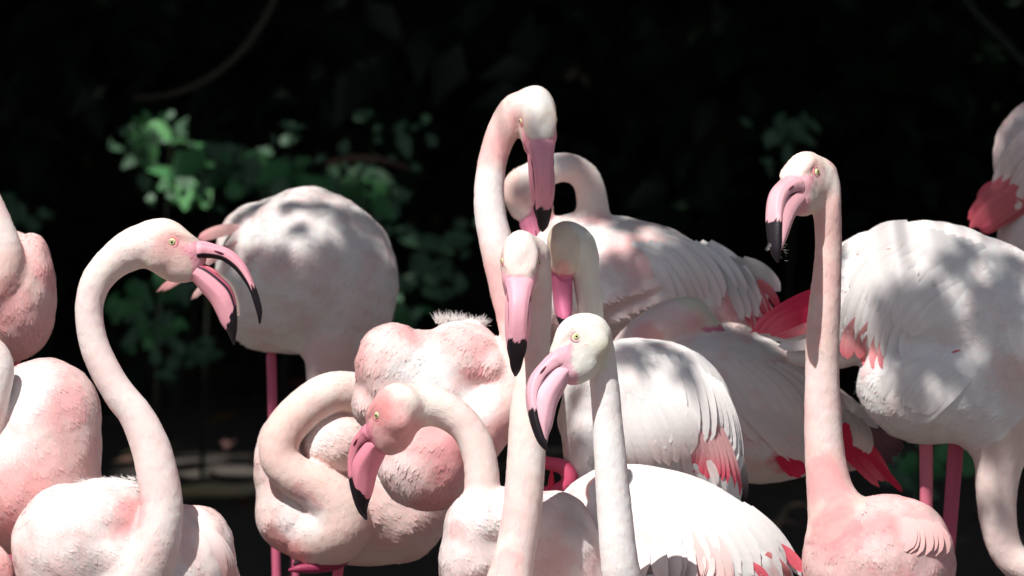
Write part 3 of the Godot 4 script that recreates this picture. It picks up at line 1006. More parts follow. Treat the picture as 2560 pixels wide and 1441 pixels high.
	fan(f, 6, [1700, 900, 1800, 960, 1800, 1080, 1850, 1190], 44, white, 9.0, -12.0, white)
	f.append([1816, 1060, 1866, 1252, 30, grey, 7.0, -6.0, dusk])
	f.append([1700, 1110, 1722, 1200, 26, pale, 9.0, -3.0, white])
	f.append([1770, 1150, 1790, 1215, 22, pale, 10.0, -3.0, white])
	jobs[-1].feathers = f
	# resting bird whose head lies on the backs
	jobs.append({"d": 1.0, "label": "flamingo wholly in shade, head resting low, dark red tail trailing to the right", "rose": 0.3, "kn": 18.0, "cell": 9.0, "lump": 5.0, "base": lin(244, 236, 230, 0.86),
		"neck": [[1720, 806, 20, 50], [1680, 806, 20, 54], [1635, 828, 14, 52], [1592, 860, 0, 50], [1560, 915, -20, 52], [1570, 990, -40, 70], [1640, 1050, -60, 100]],
		"body": [[1880, 1005, -20, 262, 160, 170, -24], [1760, 960, -10, 170, 130, 150, 0, 50], [2070, 1070, -40, 150, 92, 100, -28, 40], [1890, 1090, -20, 160, 120, 140, 0, 50], [1830, 850, -20, 60, 40, 60, 0, 24]],
		"head": {"o": [1744, 802, 20], "x": Vector3(0.93, -0.3, 0.2), "y": Vector3(0.3, 0.93, 0.16), "s": 0.86, "pink": lin(208, 120, 146)},
		"head_color": lin(236, 226, 206, 0.86), "flow": Vector3(0.8, -0.55, 0.1),
		"spots": [[1620, 840, 50, 50, coral, 0.5], [1960, 1160, 120, 60, crimson, 0.7], [2160, 1140, 30, 80, deep, 0.6]],
		"legs": [[1790, 1150, -40, 1790, 1300, -40, 12], [1740, 1150, -70, 1742, 1300, -70, 12]],
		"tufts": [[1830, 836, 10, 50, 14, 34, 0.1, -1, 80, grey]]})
	f = []
	fan(f, 8, [1740, 900, 1990, 920, 1900, 1140, 2130, 1060], 66, lin(240, 230, 226, 0.86), 4.0, -14.0, pale)
	fan(f, 6, [1820, 1000, 1960, 1040, 1960, 1150, 2090, 1170], 54, lin(240, 226, 222, 0.86), 7.0, -12.0, pale)
	fan(f, 4, [2040, 1080, 2110, 1060, 2190, 1215, 2250, 1225], 40, crimson, 5.0, -8.0, red)
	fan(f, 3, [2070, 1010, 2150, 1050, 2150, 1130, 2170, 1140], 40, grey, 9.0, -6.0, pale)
	fan(f, 4, [2130, 1060, 2190, 1080, 2230, 1160, 2262, 1120], 34, lin(120, 84, 92), 8.0, -4.0, lin(86, 58, 68))
	f.append([2150, 1120, 2258, 1232, 18, crimson, 10.0, -3.0])
	fan(f, 3, [1940, 1140, 1980, 1120, 1990, 1200, 2030, 1180], 40, crimson, 4.0, -4.0, crimson)
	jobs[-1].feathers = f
	# bird at the right, straight neck
	jobs.append({"d": 0.0, "label": "flamingo at right with tall straight neck and white fibres on its bill tip", "rose": 0.5, "base": lin(248, 208, 203, 0.86), "kn": 30.0, "lump": 6.0, "blush": rose,
		"neck": [[2054, 440, -62, 44], [2064, 474, -50, 40], [2069, 520, -34, 36], [2073, 600, -36, 33.5], [2070, 680, -36, 35.5], [2063, 770, -34, 40.5], [2058, 850, -30, 42], [2057, 940, -26, 43], [2058, 1030, -20, 46], [2061, 1110, -14, 49], [2068, 1180, -6, 53], [2080, 1245, 4, 62], [2104, 1315, 14, 84], [2130, 1400, 10, 110]],
		"body": [[2215, 1415, -40, 178, 178, 170, 0], [2086, 1410, 0, 80, 108, 100, 6, 20], [2290, 1360, -20, 80, 100, 100, 16, 24], [2170, 1420, 50, 120, 140, 90, 0, 40]],
		"head": {"o": [2005, 440, 0], "x": Vector3(-0.507, -0.105, 0.856), "y": Vector3(-0.219, 0.976, -0.01), "s": 0.981, "pink": lin(236, 176, 184), "black": 0.64, "black_low": 0.9},
		"head_color": lin(250, 226, 212, 0.87), "neck_color": lin(250, 216, 206, 0.87), "flow": Vector3(0.3, -0.9, 0.1), "lore_k": 0.8,
		"spots": [[1990, 405, 40, 56, cream, 0.8], [2085, 440, 0, 60, cream, 0.7], [2070, 480, 20, 40, peach, 0.7], [2050, 960, 20, 90, pale, 0.6], [2060, 1080, 30, 70, white, 0.3], [2060, 1200, 60, 90, rose, 0.8], [2080, 1320, 110, 100, deep, 0.45], [2200, 1300, 120, 60, deep, 0.3], [2290, 1330, 90, 60, pale, 0.5], [2200, 1370, 130, 50, pale, 0.4]],
		"legs": [[2190, 1580, -50, 2190, 1700, -50, 12], [2250, 1580, -70, 2252, 1700, -70, 12]],
		"tufts": [[1953, 632, 172, 6, 26, 13, 0.8, 0.6, 16, grey], [1921, 616, 180, 3, 9, 12, -0.8, 0.4, 12, grey]]})
	f = []
	fan(f, 5, [2240, 1290, 2330, 1310, 2250, 1380, 2366, 1400], 60, lin(247, 196, 192, 0.86), 1.5, -6.0, pink)
	jobs[-1].feathers = f
	# big bird at right, dappled
	jobs.append({"d": 0.85, "label": "large white flamingo at the right edge, crimson tail feathers, neck hanging down", "rose": 0.16, "kn": 50.0, "cell": 9.0, "lump": 6.0, "base": white, "blush": pale,
		"neck": [[2535, 1010, 20, 110], [2518, 1080, 30, 84], [2498, 1150, 40, 62], [2490, 1230, 46, 52], [2495, 1310, 50, 46], [2516, 1378, 54, 42], [2556, 1416, 58, 42], [2620, 1424, 60, 42], [2670, 1425, 60, 46]],
		"body": [[2330, 760, -20, 275, 205, 190, -8], [2180, 740, -30, 140, 140, 140, 20, 50], [2320, 965, 20, 178, 145, 170, -4, 18], [2520, 860, 0, 160, 232, 170, 0, 60], [2470, 1000, 10, 120, 130, 140, 0, 50], [2080, 880, -40, 110, 44, 70, 6, 20]],
		"head": {"o": [2720, 1430, 60], "x": Vector3(0.9, -0.4, 0.1), "y": Vector3(0.4, 0.9, 0)},
		"neck_color": lin(248, 222, 214, 0.86), "flow": Vector3(-0.8, -0.5, 0.1),
		"spots": [[2545, 940, 150, 90, peach, 0.7], [2200, 640, 120, 60, white, 0.5], [2150, 900, 100, 60, rose, 0.4], [2030, 850, 30, 50, pink, 0.5]],
		"legs": [[2315, 1040, 20, 2316, 1290, 20, 15.5, lin(208, 112, 132)], [2398, 1060, -60, 2374, 1380, -50, 18, lin(200, 96, 126)]],
		"tufts": [[2180, 960, 60, 30, 16, 26, -0.8, 0.1, 40, white]]})
	f = []
	fan(f, 3, [2080, 706, 2096, 770, 1864, 828, 1900, 840], 42, crimson, 6.0, 9.0, red)
	fan(f, 2, [2090, 760, 2100, 800, 1898, 838, 1940, 846], 36, coral, 4.0, 6.0, red)
	fan(f, 4, [2100, 800, 2120, 884, 1916, 842, 1964, 886], 44, pale, 5.0, 4.0, white)
	f.append([2080, 690, 2008, 800, 34, pale, 14.0, 4.0, pale])
	fan(f, 4, [2130, 790, 2230, 830, 2090, 894, 2210, 930], 34, rose, 3.0, 6.0, deep)
	fan(f, 7, [2190, 640, 2330, 760, 2090, 850, 2240, 920], 46, white, 8.0, 16.0, white)
	fan(f, 7, [2240, 590, 2420, 720, 2110, 720, 2260, 860], 60, white, 11.0, 14.0, white)
	fan(f, 6, [2260, 560, 2470, 620, 2110, 640, 2330, 720], 60, white, 14.0, 12.0, white)
	f.append([2260, 618, 2190, 634, 12, peach, 18.0, 0.0])
	f.append([2470, 890, 2372, 880, 13, rose, 2.0, 5.0, deep])
	fan(f, 6, [2280, 900, 2420, 940, 2180, 980, 2300, 1060], 60, white, 6.0, 10.0, white)
	jobs[-1].feathers = f
	# top right corner
	jobs.append({"d": 2.0, "label": "pale flamingo rump with dark pink tail cut off at the right top edge", "rose": 0.3, "cell": 9.0, "base": lin(244, 226, 224, 0.86),
		"neck": [[2780, 420, 0, 80], [2830, 330, 0, 52], [2840, 240, 0, 44]],
		"body": [[2640, 425, 0, 150, 185, 150, 22], [2585, 585, -20, 90, 92, 100], [2720, 460, 0, 150, 160, 150]],
		"head": {"o": [2888, 214, 0], "x": Vector3(1, -0.2, 0.1), "y": Vector3(0.2, 1, 0)},
		"flow": Vector3(-0.6, -0.8, 0.1),
		"spots": [[2520, 470, 60, 90, deep, 0.8], [2550, 560, 60, 60, pale, 0.3]],
		"legs": [[2640, 660, 0, 2640, 800, 0, 12], [2700, 660, 0, 2700, 800, 0, 12]]})
	f = []
	fan(f, 5, [2550, 420, 2570, 520, 2404, 560, 2450, 586], 46, deep, 5.0, 6.0, red)
	fan(f, 5, [2500, 450, 2550, 530, 2440, 500, 2500, 560], 46, red, 9.0, 6.0, deep)
	fan(f, 4, [2590, 300, 2620, 420, 2480, 470, 2530, 540], 56, pale, 10.0, 8.0, pale)
	jobs[-1].feathers = f


func place() -> void:
	# ---- ground: mud flat that rises to a bank behind
	var v := PackedVector3Array()
	var nx := 70
	var nz := 90
	var g := FastNoiseLite.new()
	g.seed = 21
	g.frequency = 0.5
	g.fractal_octaves = 5
	for i in nz + 1:
		for j in nx + 1:
			var z := -60.0 + 85.0 * i / nz
			var x := -35.0 + 70.0 * j / nx
			if absf(x) < 4.0 or true:
				x = signf(x) * pow(absf(x) / 35.0, 1.6) * 35.0
			var y := g.get_noise_2d(x * 1.2, z * 1.2) * 0.035
			v.append(Vector3(x, y - 0.01, z))
	structure("ground", sheet(v, PackedColorArray(), nz + 1, nx + 1, false), M.mud)
	v = PackedVector3Array()
	for i in 40:
		for j in 81:
			var t := i / 39.0
			var x := -30.0 + 60.0 * j / 80.0
			var z := -22.6 - t * 9.0 + g.get_noise_2d(x * 0.7, t * 4.0) * 0.8
			v.append(Vector3(x, -0.1 + 6.5 * pow(t, 0.65) + g.get_noise_2d(x, t * 9.0) * 0.35, z))
	structure("bank", sheet(v, PackedColorArray(), 40, 81, false, true), M.soil)
	thicket()
	lit_plants()
	debris()

func leaf_shape(len: float, wid: float, c: Color, lobes := false) -> ArrayMesh:
	# an ovate blade along +z, folded a little along its midrib, tip hanging
	var v := PackedVector3Array()
	var col := PackedColorArray()
	var rows := 8
	for r in rows + 1:
		var t := float(r) / rows
		var w := wid * 0.5 * pow(sin(PI * pow(t, 0.72)), 0.8)
		if lobes: w *= 1.0 + 0.22 * sin(t * 15.0)
		for q in 5:
			var u := q / 2.0 - 1.0
			v.append(Vector3(u * w, absf(u) * w * 0.28 - 0.25 * len * t * t, t * len))
			col.append(c * (1.12 if q == 2 else 1.0))
	return sheet(v, col, rows + 1, 5, false)

func leaf_cluster(r: RandomNumberGenerator, n: int, spread: float, len: float) -> ArrayMesh:
	var st := SurfaceTool.new()
	st.begin(Mesh.PRIMITIVE_TRIANGLES)
	for i in n:
		var p := Vector3(r.randf_range(-1, 1), r.randf_range(-0.7, 0.7), r.randf_range(-1, 1)) * spread
		var b := Basis.from_euler(Vector3(r.randf_range(-0.7, 0.9), r.randf_range(0, TAU), r.randf_range(-0.6, 0.6)))
		var l := len * r.randf_range(0.7, 1.2)
		var w := l * 0.27
		var pts := [Vector3.ZERO, Vector3(-w, w * 0.25, l * 0.4), Vector3(w, w * 0.25, l * 0.4), Vector3(0, 0, l * 0.45), Vector3(0, -l * 0.12, l)]
		var k := r.randf_range(0.75, 1.2)
		st.set_color(Color(k, k, k))
		for t in [0, 3, 1, 0, 2, 3, 1, 3, 4, 3, 2, 4]:
			st.add_vertex(p + b * pts[t])
	st.generate_normals()
	return st.commit()

func scatter(parent: Node, called: String, mesh: Mesh, m: Material, places: Array, colors: Array) -> MultiMeshInstance3D:
	var mm := MultiMesh.new()
	mm.transform_format = MultiMesh.TRANSFORM_3D
	mm.use_colors = true
	mm.mesh = mesh
	mm.instance_count = places.size()
	var buf := PackedFloat32Array()
	for i in places.size():
		var t: Transform3D = places[i]
		var c: Color = colors[i]
		buf.append_array([t.basis.x.x, t.basis.y.x, t.basis.z.x, t.origin.x, t.basis.x.y, t.basis.y.y, t.basis.z.y, t.origin.y, t.basis.x.z, t.basis.y.z, t.basis.z.z, t.origin.z, c.r, c.g, c.b, 1.0])
	mm.buffer = buf
	var o := MultiMeshInstance3D.new()
	o.name = called
	o.multimesh = mm
	o.material_override = m
	parent.add_child(o, true)
	o.set_meta("kind", "stuff")
	return o

func any_turn(r: RandomNumberGenerator, k: float) -> Basis:
	return Basis.from_euler(Vector3(r.randf_range(-0.7, 0.7), r.randf_range(0, TAU), r.randf_range(-0.7, 0.7))).scaled(Vector3.ONE * k)

# gaps in the canopy: where sun comes through to the plants behind, in px at their depth
const GAPS := [[385, 345, 90, 60], [520, 415, 110, 80], [690, 430, 110, 70], [910, 480, 90, 60], [470, 480, 60, 40], [345, 745, 80, 60], [420, 830, 60, 50], [960, 820, 50, 50], [1080, 640, 90, 80], [530, 1228, 110, 26], [620, 1370, 70, 30], [1960, 340, 60, 50], [860, 360, 50, 30]]

func thicket() -> void:
	var r := RandomNumberGenerator.new()
	r.seed = 31
	var cl := leaf_cluster(r, 9, 0.10, 0.10)
	var places := []
	var colors := []
	for i in 5200:
		var z := r.randf_range(-24.5, -21.6)
		var y := r.randf_range(0.05, 3.2) * (0.5 + 0.5 * r.randf())
		var x := r.randf_range(-4.5, 4.5)
		if z > -22.2 and y > 0.9: z -= 1.0
		places.append(Transform3D(any_turn(r, r.randf_range(0.7, 1.6)), Vector3(x, y, z)))
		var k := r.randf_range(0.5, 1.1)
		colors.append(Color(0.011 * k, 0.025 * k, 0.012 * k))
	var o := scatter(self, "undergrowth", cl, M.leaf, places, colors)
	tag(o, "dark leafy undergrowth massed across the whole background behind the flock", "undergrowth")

func lit_plants() -> void:
	var r := RandomNumberGenerator.new()
	r.seed = 41
	var bright := lin(96, 152, 96)
	var mid := lin(74, 128, 80)
	var dull := lin(82, 114, 88)
	# each plant: label, stem foot px, leaves [px x, px y, length px, width px, turn degrees, tone]
	var plants := [
		["low plant with narrow yellow-green leaves, topmost at the left of the thicket", 380, 700, 8.6, [[345, 335, 60, 34, 200, 0], [372, 312, 62, 36, 100, 0], [400, 325, 70, 38, 330, 0], [430, 340, 62, 36, 350, 0], [375, 385, 62, 34, 265, 0], [352, 350, 52, 34, 240, 0], [450, 315, 44, 18, 60, 2], [318, 325, 40, 18, 170, 2], [330, 400, 50, 30, 210, 2]]],
		["broad-leaved plant lit green, left of the dappled flamingo's back", 500, 760, 8.4, [[470, 410, 100, 74, 205, 1], [520, 390, 66, 50, 120, 1], [560, 400, 84, 66, 300, 2], [600, 385, 60, 40, 350, 2], [470, 480, 70, 60, 250, 0], [500, 488, 48, 30, 330, 1], [408, 466, 36, 24, 10, 1], [360, 455, 50, 34, 300, 2], [450, 450, 40, 30, 180, 2]]],
		["broad-leaved plant lit green, just above the dappled flamingo", 700, 780, 8.3, [[640, 420, 100, 66, 320, 1], [690, 430, 90, 60, 200, 1], [740, 455, 110, 56, 350, 1], [780, 462, 80, 46, 340, 1], [752, 408, 40, 34, 40, 0], [660, 462, 50, 36, 260, 2], [600, 440, 44, 30, 190, 2], [720, 350, 44, 30, 30, 2], [735, 320, 46, 22, 20, 2]]],
		["dark green plant with rounded leaves, right of the dappled flamingo's back", 900, 800, 8.6, [[880, 470, 80, 66, 200, 1], [930, 475, 90, 74, 300, 1], [955, 520, 70, 50, 330, 1], [900, 430, 70, 40, 20, 2], [950, 440, 70, 34, 340, 2], [860, 370, 36, 30, 80, 2], [1010, 360, 60, 36, 300, 2], [1000, 320, 40, 28, 60, 2], [905, 290, 44, 30, 20, 2]]],
		["shaded leafy stems to the right of the dappled flamingo's breast", 1040, 900, 8.8, [[1020, 590, 70, 44, 330, 2], [1080, 610, 90, 50, 350, 2], [1140, 600, 70, 50, 20, 2], [1050, 660, 70, 50, 250, 2], [1110, 670, 60, 44, 310, 2], [1020, 710, 70, 44, 200, 2], [1080, 730, 60, 40, 340, 2], [970, 810, 70, 50, 60, 1], [1000, 800, 60, 40, 20, 1], [940, 830, 50, 40, 160, 1], [1000, 765, 40, 24, 340, 2]]],
		["leafy plant seen through the curve of the open-billed flamingo's neck", 400, 1000, 8.2, [[345, 730, 74, 52, 330, 1], [320, 770, 60, 50, 200, 0], [290, 775, 56, 44, 260, 0], [350, 800, 56, 30, 290, 1], [420, 745, 70, 26, 10, 1], [460, 730, 60, 34, 280, 2], [410, 830, 56, 44, 20, 0], [365, 840, 60, 34, 300, 1], [340, 830, 44, 34, 190, 2], [480, 880, 70, 44, 330, 2], [520, 890, 60, 40, 20, 2], [440, 900, 60, 40, 220, 2]]],
		["small grey-green leaves in the dark behind the right flamingo's head", 1960, 900, 9.0, [[1990, 320, 66, 40, 320, 2], [1925, 345, 44, 28, 250, 2], [1970, 385, 60, 24, 270, 2], [1950, 300, 40, 20, 60, 2], [2020, 350, 40, 22, 340, 2]]],
		["small pale leaves low in the dark at the far left", 60, 800, 8.8, [[40, 530, 56, 44, 250, 2], [70, 555, 50, 30, 330, 2], [20, 500, 44, 34, 160, 2]]],
		["dark leaves between the legs of the large flamingo at right", 2300, 1300, 6.5, [[2280, 1160, 80, 50, 30, 1], [2330, 1180, 70, 44, 200, 1], [2360, 1130, 70, 40, 60, 1], [2300, 1220, 80, 44, 340, 2], [2420, 1160, 70, 44, 80, 1], [2250, 1200, 70, 40, 140, 2]]],
	]
	for p in plants:
		var d: float = p[3]
		var k := (D + d) / (D * S)
		var foot := at(p[1], p[2], d)
		foot.y = 0.0
		var root := thing("leafy_plant", foot, p[0], "plant", "plants at the edge of the thicket")
		var stems := []
		var blades: Array = p[4].duplicate()
		for l in p[4]:
			for q in 3:
				blades.append([l[0] + r.randf_range(-70, 70), l[1] + r.randf_range(-45, 60), l[2] * r.randf_range(0.4, 0.75), l[3] * r.randf_range(0.4, 0.75), r.randf() * 360.0, 2 if r.randf() < 0.6 else l[5]])
		for l in blades:
			var tone: Color = [bright, mid, dull][l[5]]
			var c := tone * r.randf_range(0.82, 1.1)
			var mesh := leaf_shape(l[2] * k * 1.15, l[3] * k * 1.15, c, r.randf() < 0.4)
			var o := part(root, "leaf", mesh, M.leaf)
			var pos := at(l[0], l[1], d + r.randf_range(-0.15, 0.15)) - foot
			var a := deg_to_rad(l[4])
			# blade runs the way it does in view, face turned up towards the light
			var zdir := (cam_t.basis * Vector3(cos(a), sin(a), r.randf_range(-0.1, 0.5))).normalized()
			var face := (Vector3(0, 0.65, 0.75) + Vector3(r.randf_range(-0.3, 0.3), 0, 0)).normalized()
			var xdir := face.cross(zdir).normalized()
			var ydir := zdir.cross(xdir)
			o.transform = Transform3D(Basis(xdir, ydir, zdir), pos - zdir * l[2] * k * 0.5)
			stems.append(o.position)
		# stem that passes the leaves on its way down
		var top: Vector3 = stems[0]
		for q in stems:
			if q.y > top.y: top = q
		var mid_p := Vector3(top.x * 0.4, top.y * 0.5, top.z - 0.05)
		part(root, "stem", tube([Vector3(0, 0, -0.05), mid_p, top], [0.006, 0.005, 0.002], 7, 20, lin(30, 34, 22)), M.twig)

func stick(called: String, label: String, category: String, pts: Array, rad: Array, c: Color, c2: Color) -> void:
	var o := part(self, numbered(called), tube(pts, rad, 12, 60, c, c2), M.twig)
	tag(o, label, category)

func debris() -> void:
	stick("fallen_branch", "pale fallen branch lying on the mud behind the open-billed flamingo", "branch", [at(440, 1232, 8.0), at(520, 1226, 8.0), at(590, 1228, 8.0), at(660, 1216, 8.1), at(720, 1212, 8.2)], [0.012, 0.016, 0.015, 0.011, 0.004], lin(150, 136, 92), lin(170, 158, 140))
	stick("curved_twig", "thin bent twig on the mud right of the white wing", "twig", [at(1925, 1345, 6.6), at(1945, 1310, 6.6), at(1968, 1272, 6.7), at(2000, 1262, 6.7), at(2040, 1268, 6.8)], [0.006, 0.007, 0.006, 0.006, 0.003], lin(120, 104, 84), lin(130, 112, 92))
	stick("dry_stem", "arched brown stem in the thicket right of the dappled flamingo", "stem", [at(815, 412, 8.3), at(880, 396, 8.3), at(960, 402, 8.3), at(1030, 425, 8.4)], [0.006, 0.008, 0.007, 0.003], lin(120, 92, 78), lin(90, 74, 62))
	stick("hanging_vine", "thin vine curving down through the dark at the left top", "vine", [at(705, -60, 9.0), at(670, 30, 9.0), at(610, 120, 9.0), at(530, 190, 9.0), at(430, 235, 9.0), at(330, 245, 9.0)], [0.007, 0.007, 0.007, 0.007, 0.006, 0.004], lin(74, 76, 66), lin(84, 72, 66))
	stick("drooping_vine", "straight faint vine slanting in the dark at the right top", "vine", [at(2380, -60, 9.2), at(2440, 30, 9.2), at(2510, 100, 9.2), at(2590, 190, 9.2)], [0.006, 0.006, 0.006, 0.005], lin(60, 66, 56), lin(60, 66, 56))
	var r := RandomNumberGenerator.new()
	r.seed = 61
	var chip := leaf_shape(0.07, 0.035, Color.WHITE)
	var places := []
	var colors := []
	for i in 500:
		var z := r.randf_range(-22.5, -16.0)
		places.append(Transform3D(Basis.from_euler(Vector3(r.randf_range(-0.2, 0.2), r.randf_range(0, TAU), r.randf_range(-0.3, 0.3))).scaled(Vector3.ONE * r.randf_range(0.5, 1.4)), Vector3(r.randf_range(-3, 3), 0.03, z)))
		colors.append(lin(r.randf_range(70, 150), r.randf_range(64, 126), r.randf_range(44, 90)))
	tag(scatter(self, "leaf_litter", chip, M.leaf, places, colors), "fallen leaves strewn over the mud behind the flock", "leaves")

# the trees whose crowns shade the thicket and dapple the birds
func overhang() -> void:
	var r := RandomNumberGenerator.new()
	r.seed = 51
	var cl := leaf_cluster(r, 7, 0.22, 0.2)
	var trunks := [[-2.9, -22.2, 0.17], [0.4, -23.2, 0.20], [3.4, -22.0, 0.15]]
	var names := ["dark tree trunk rising at the left of the thicket, crown overhead", "dark tree trunk deep in the middle of the thicket", "dark tree trunk rising at the right of the thicket, crown overhead"]
	var crowns := [[], [], []]
	var tones := [[], [], []]
	var plane := -20.6
	var tries := 0
	while crowns[0].size() + crowns[1].size() + crowns[2].size() < 26000 and tries < 100000:
		tries += 1
		var q := Vector3(r.randf_range(-9, 8), r.randf_range(4.2, 9.0), r.randf_range(-30.0, -9.5))
		# keep the flock in the sun
		var t1 := (q.y - 1.0) / sun_dir.y
		var land := q - sun_dir * t1
		if land.z > -14.9 - 0.4 * r.randf():
			continue
		# gaps over the lit plants
		var t2 := (q.z - plane) / sun_dir.z
		var hit := q - sun_dir * t2
		var lp := cam_t.affine_inverse() * hit
		var sx := 1280.0 + lp.x / -lp.z * D * S
		var sy := 720.5 - lp.y / -lp.z * D * S
		var open := false
		for gp in GAPS:
			var e := pow((sx - gp[0]) / (gp[2] + 300.0), 2) + pow((sy - gp[1]) / (gp[3] + 290.0), 2)
			if e < 1.0 and hit.y > -0.4:
				open = true
		if open:
			continue
		var best := 0
		for i in 3:
			if absf(q.x - trunks[i][0]) < absf(q.x - trunks[best][0]): best = i
		crowns[best].append(Transform3D(any_turn(r, r.randf_range(0.8, 1.5)), q))
		var k := r.randf_range(0.7, 1.2)
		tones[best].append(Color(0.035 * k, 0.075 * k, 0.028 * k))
	# boughs that reach over the flock: [x, y, depth, radius px, cover], each throws its shade on that spot
	var boughs := [
		[925, 640, 1.8, 60, 1.0], [945, 730, 1.8, 70, 1.0], [890, 720, 1.8, 40, 1.0], [890, 800, 1.8, 70, 1.0], [870, 890, 1.8, 70, 1.0], [790, 890, 1.8, 60, 1.0], [690, 850, 1.8, 60, 1.0], [610, 800, 1.8, 45, 1.0], [690, 785, 1.8, 45, 1.0], [636, 640, 1.8, 28, 1.0], [570, 640, 1.8, 40, 1.0], [580, 720, 1.8, 40, 1.0], [700, 710, 1.8, 24, 1.0], [704, 650, 1.8, 16, 1.0], [840, 650, 1.8, 40, 1.0], [850, 740, 1.8, 36, 1.0], [640, 520, 1.8, 18, 1.0], [722, 520, 1.8, 18, 1.0], [795, 516, 1.8, 18, 1.0], [860, 550, 1.8, 32, 1.0], [762, 578, 1.8, 14, 1.0], [930, 560, 1.8, 20, 1.0], [590, 560, 1.8, 16, 1.0], [820, 830, 1.8, 40, 1.0],
		[1480, 500, 1.3, 60, 1.0], [1310, 490, 1.3, 40, 0.8], [1420, 400, 1.3, 24, 0.8], [1560, 565, 1.3, 40, 1.0], [1640, 560, 1.3, 50, 1.0], [1800, 680, 1.3, 100, 1.0], [1900, 760, 1.3, 100, 1.0], [1740, 620, 1.3, 50, 1.0], [1720, 800, 1.3, 90, 1.0], [1600, 850, 1.3, 60, 1.0], [1690, 720, 1.3, 36, 0.8], [1580, 700, 1.3, 26, 0.8], [1500, 860, 1.3, 60, 1.0],
		[1450, 610, 0.52, 55, 1.0], [1475, 700, 0.52, 50, 1.0], [1480, 780, 0.52, 50, 1.0], [1400, 660, 0.52, 36, 0.9], [1440, 1000, 0.52, 26, 0.8], [1435, 1120, 0.52, 22, 0.8],
		[1560, 880, 0.52, 50, 1.0], [1640, 866, 0.52, 40, 1.0], [1690, 890, 0.52, 30, 1.0], [1715, 940, 0.52, 32, 1.0], [1590, 900, 0.52, 30, 1.0],
		[1720, 800, 1.0, 90, 1.0], [1660, 765, 1.0, 60, 1.0], [1720, 756, 1.0, 50, 1.0], [1780, 840, 1.0, 60, 1.0], [1800, 930, 1.0, 100, 1.0], [1900, 940, 1.0, 100, 1.0], [2000, 1040, 1.0, 100, 1.0], [1900, 1150, 1.0, 90, 1.0], [2210, 1170, 1.0, 60, 1.0], [1600, 820, 1.0, 60, 1.0], [1860, 880, 1.0, 100, 1.0], [1960, 950, 1.0, 100, 1.0], [2060, 1030, 1.0, 100, 1.0], [2160, 1100, 1.0, 110, 1.0], [1880, 1020, 1.0, 100, 1.0], [1960, 1100, 1.0, 110, 1.0], [2080, 1140, 1.0, 90, 1.0],
		[2265, 775, 0.85, 44, 1.0], [2240, 850, 0.85, 44, 1.0], [2350, 800, 0.85, 44, 1.0], [2383, 668, 0.85, 38, 1.0], [2420, 640, 0.85, 30, 1.0], [2500, 728, 0.85, 56, 1.0], [2530, 660, 0.85, 40, 1.0], [2515, 800, 0.85, 50, 1.0], [2359, 860, 0.85, 40, 1.0], [2440, 740, 0.85, 24, 1.0], [2330, 740, 0.85, 20, 1.0], [2300, 900, 0.85, 34, 0.9], [2450, 820, 0.85, 30, 1.0], [2520, 920, 0.85, 60, 1.0], [2380, 930, 0.85, 24, 0.8], [2540, 1020, 0.85, 60, 1.0], [2440, 1010, 0.85, 40, 0.9], [2450, 940, 0.85, 24, 0.8],
		[2315, 1120, 0.85, 24, 1.0], [2390, 1160, 0.85, 60, 1.0], [2385, 1250, 0.85, 40, 1.0], [2505, 1275, 0.85, 22, 1.0], [2470, 1390, 0.85, 24, 1.0],
		[2560, 400, 2.0, 100, 0.9], [2480, 500, 2.0, 60, 1.0], [2460, 560, 2.0, 50, 1.0], [2540, 600, 2.0, 50, 0.8],
	]
	var small := leaf_cluster(r, 6, 0.010, 0.026)
	var tips := []
	var near := []
	var near_c := []
	for b in boughs:
		var c := at(b[0], b[1], b[2])
		for s in jobs:
			if absf(s.d - b[2]) < 0.005:
				c = s.T * Vector3(b[0], -b[1], s.F.front_all(b[0], -b[1]))
		var k: float = (D + b[2]) / (D * S)
		var t := r.randf_range(2.3, 3.0)
		var rad: float = b[3] * k
		var u := sun_dir.cross(Vector3.UP).normalized()
		var w := sun_dir.cross(u)
		rad = maxf(rad - 0.011, 0.004)
		var n := int((rad + 0.01) * (rad + 0.01) * PI / 0.00055 * b[4] * 2.4) + 3
		for i in n:
			var a := r.randf() * TAU
			var m := sqrt(r.randf()) * rad
			var p := c + (u * cos(a) + w * sin(a)) * m + sun_dir * (t + r.randf_range(-0.15, 0.15))
			near.append(Transform3D(any_turn(r, r.randf_range(0.7, 1.2)), p))
			var kk := r.randf_range(0.7, 1.2)
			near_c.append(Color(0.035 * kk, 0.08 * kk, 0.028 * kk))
		tips.append(c + sun_dir * t)
	for i in 3:
		var base := Vector3(trunks[i][0], 0, trunks[i][1])
		var root := thing("tree", base, names[i], "tree", "trees over the thicket")
		var rr: float = trunks[i][2]
		part(root, "trunk", tube([Vector3(0, -0.1, 0), Vector3(0.05, 1.5, 0), Vector3(-0.05, 3.4, 0.1), Vector3(0.1, 6.5, 0.2)], [rr * 1.3, rr, rr * 0.85, rr * 0.4], 16, 40, lin(60, 52, 44)), M.bark)
		var fork := Vector3(-0.05, 3.6, 0.1)
		for q in 6:
			var out := Vector3(r.randf_range(-2.6, 2.6), r.randf_range(1.4, 3.4), r.randf_range(-2.5, 4.5))
			part(root, "limb", tube([fork, fork + out * 0.5 + Vector3(0, 0.3, 0), fork + out], [rr * 0.45, rr * 0.28, 0.015], 9, 16, lin(60, 52, 44)), M.bark)
		var rel := []
		for t in crowns[i]:
			rel.append(Transform3D(t.basis, t.origin - base))
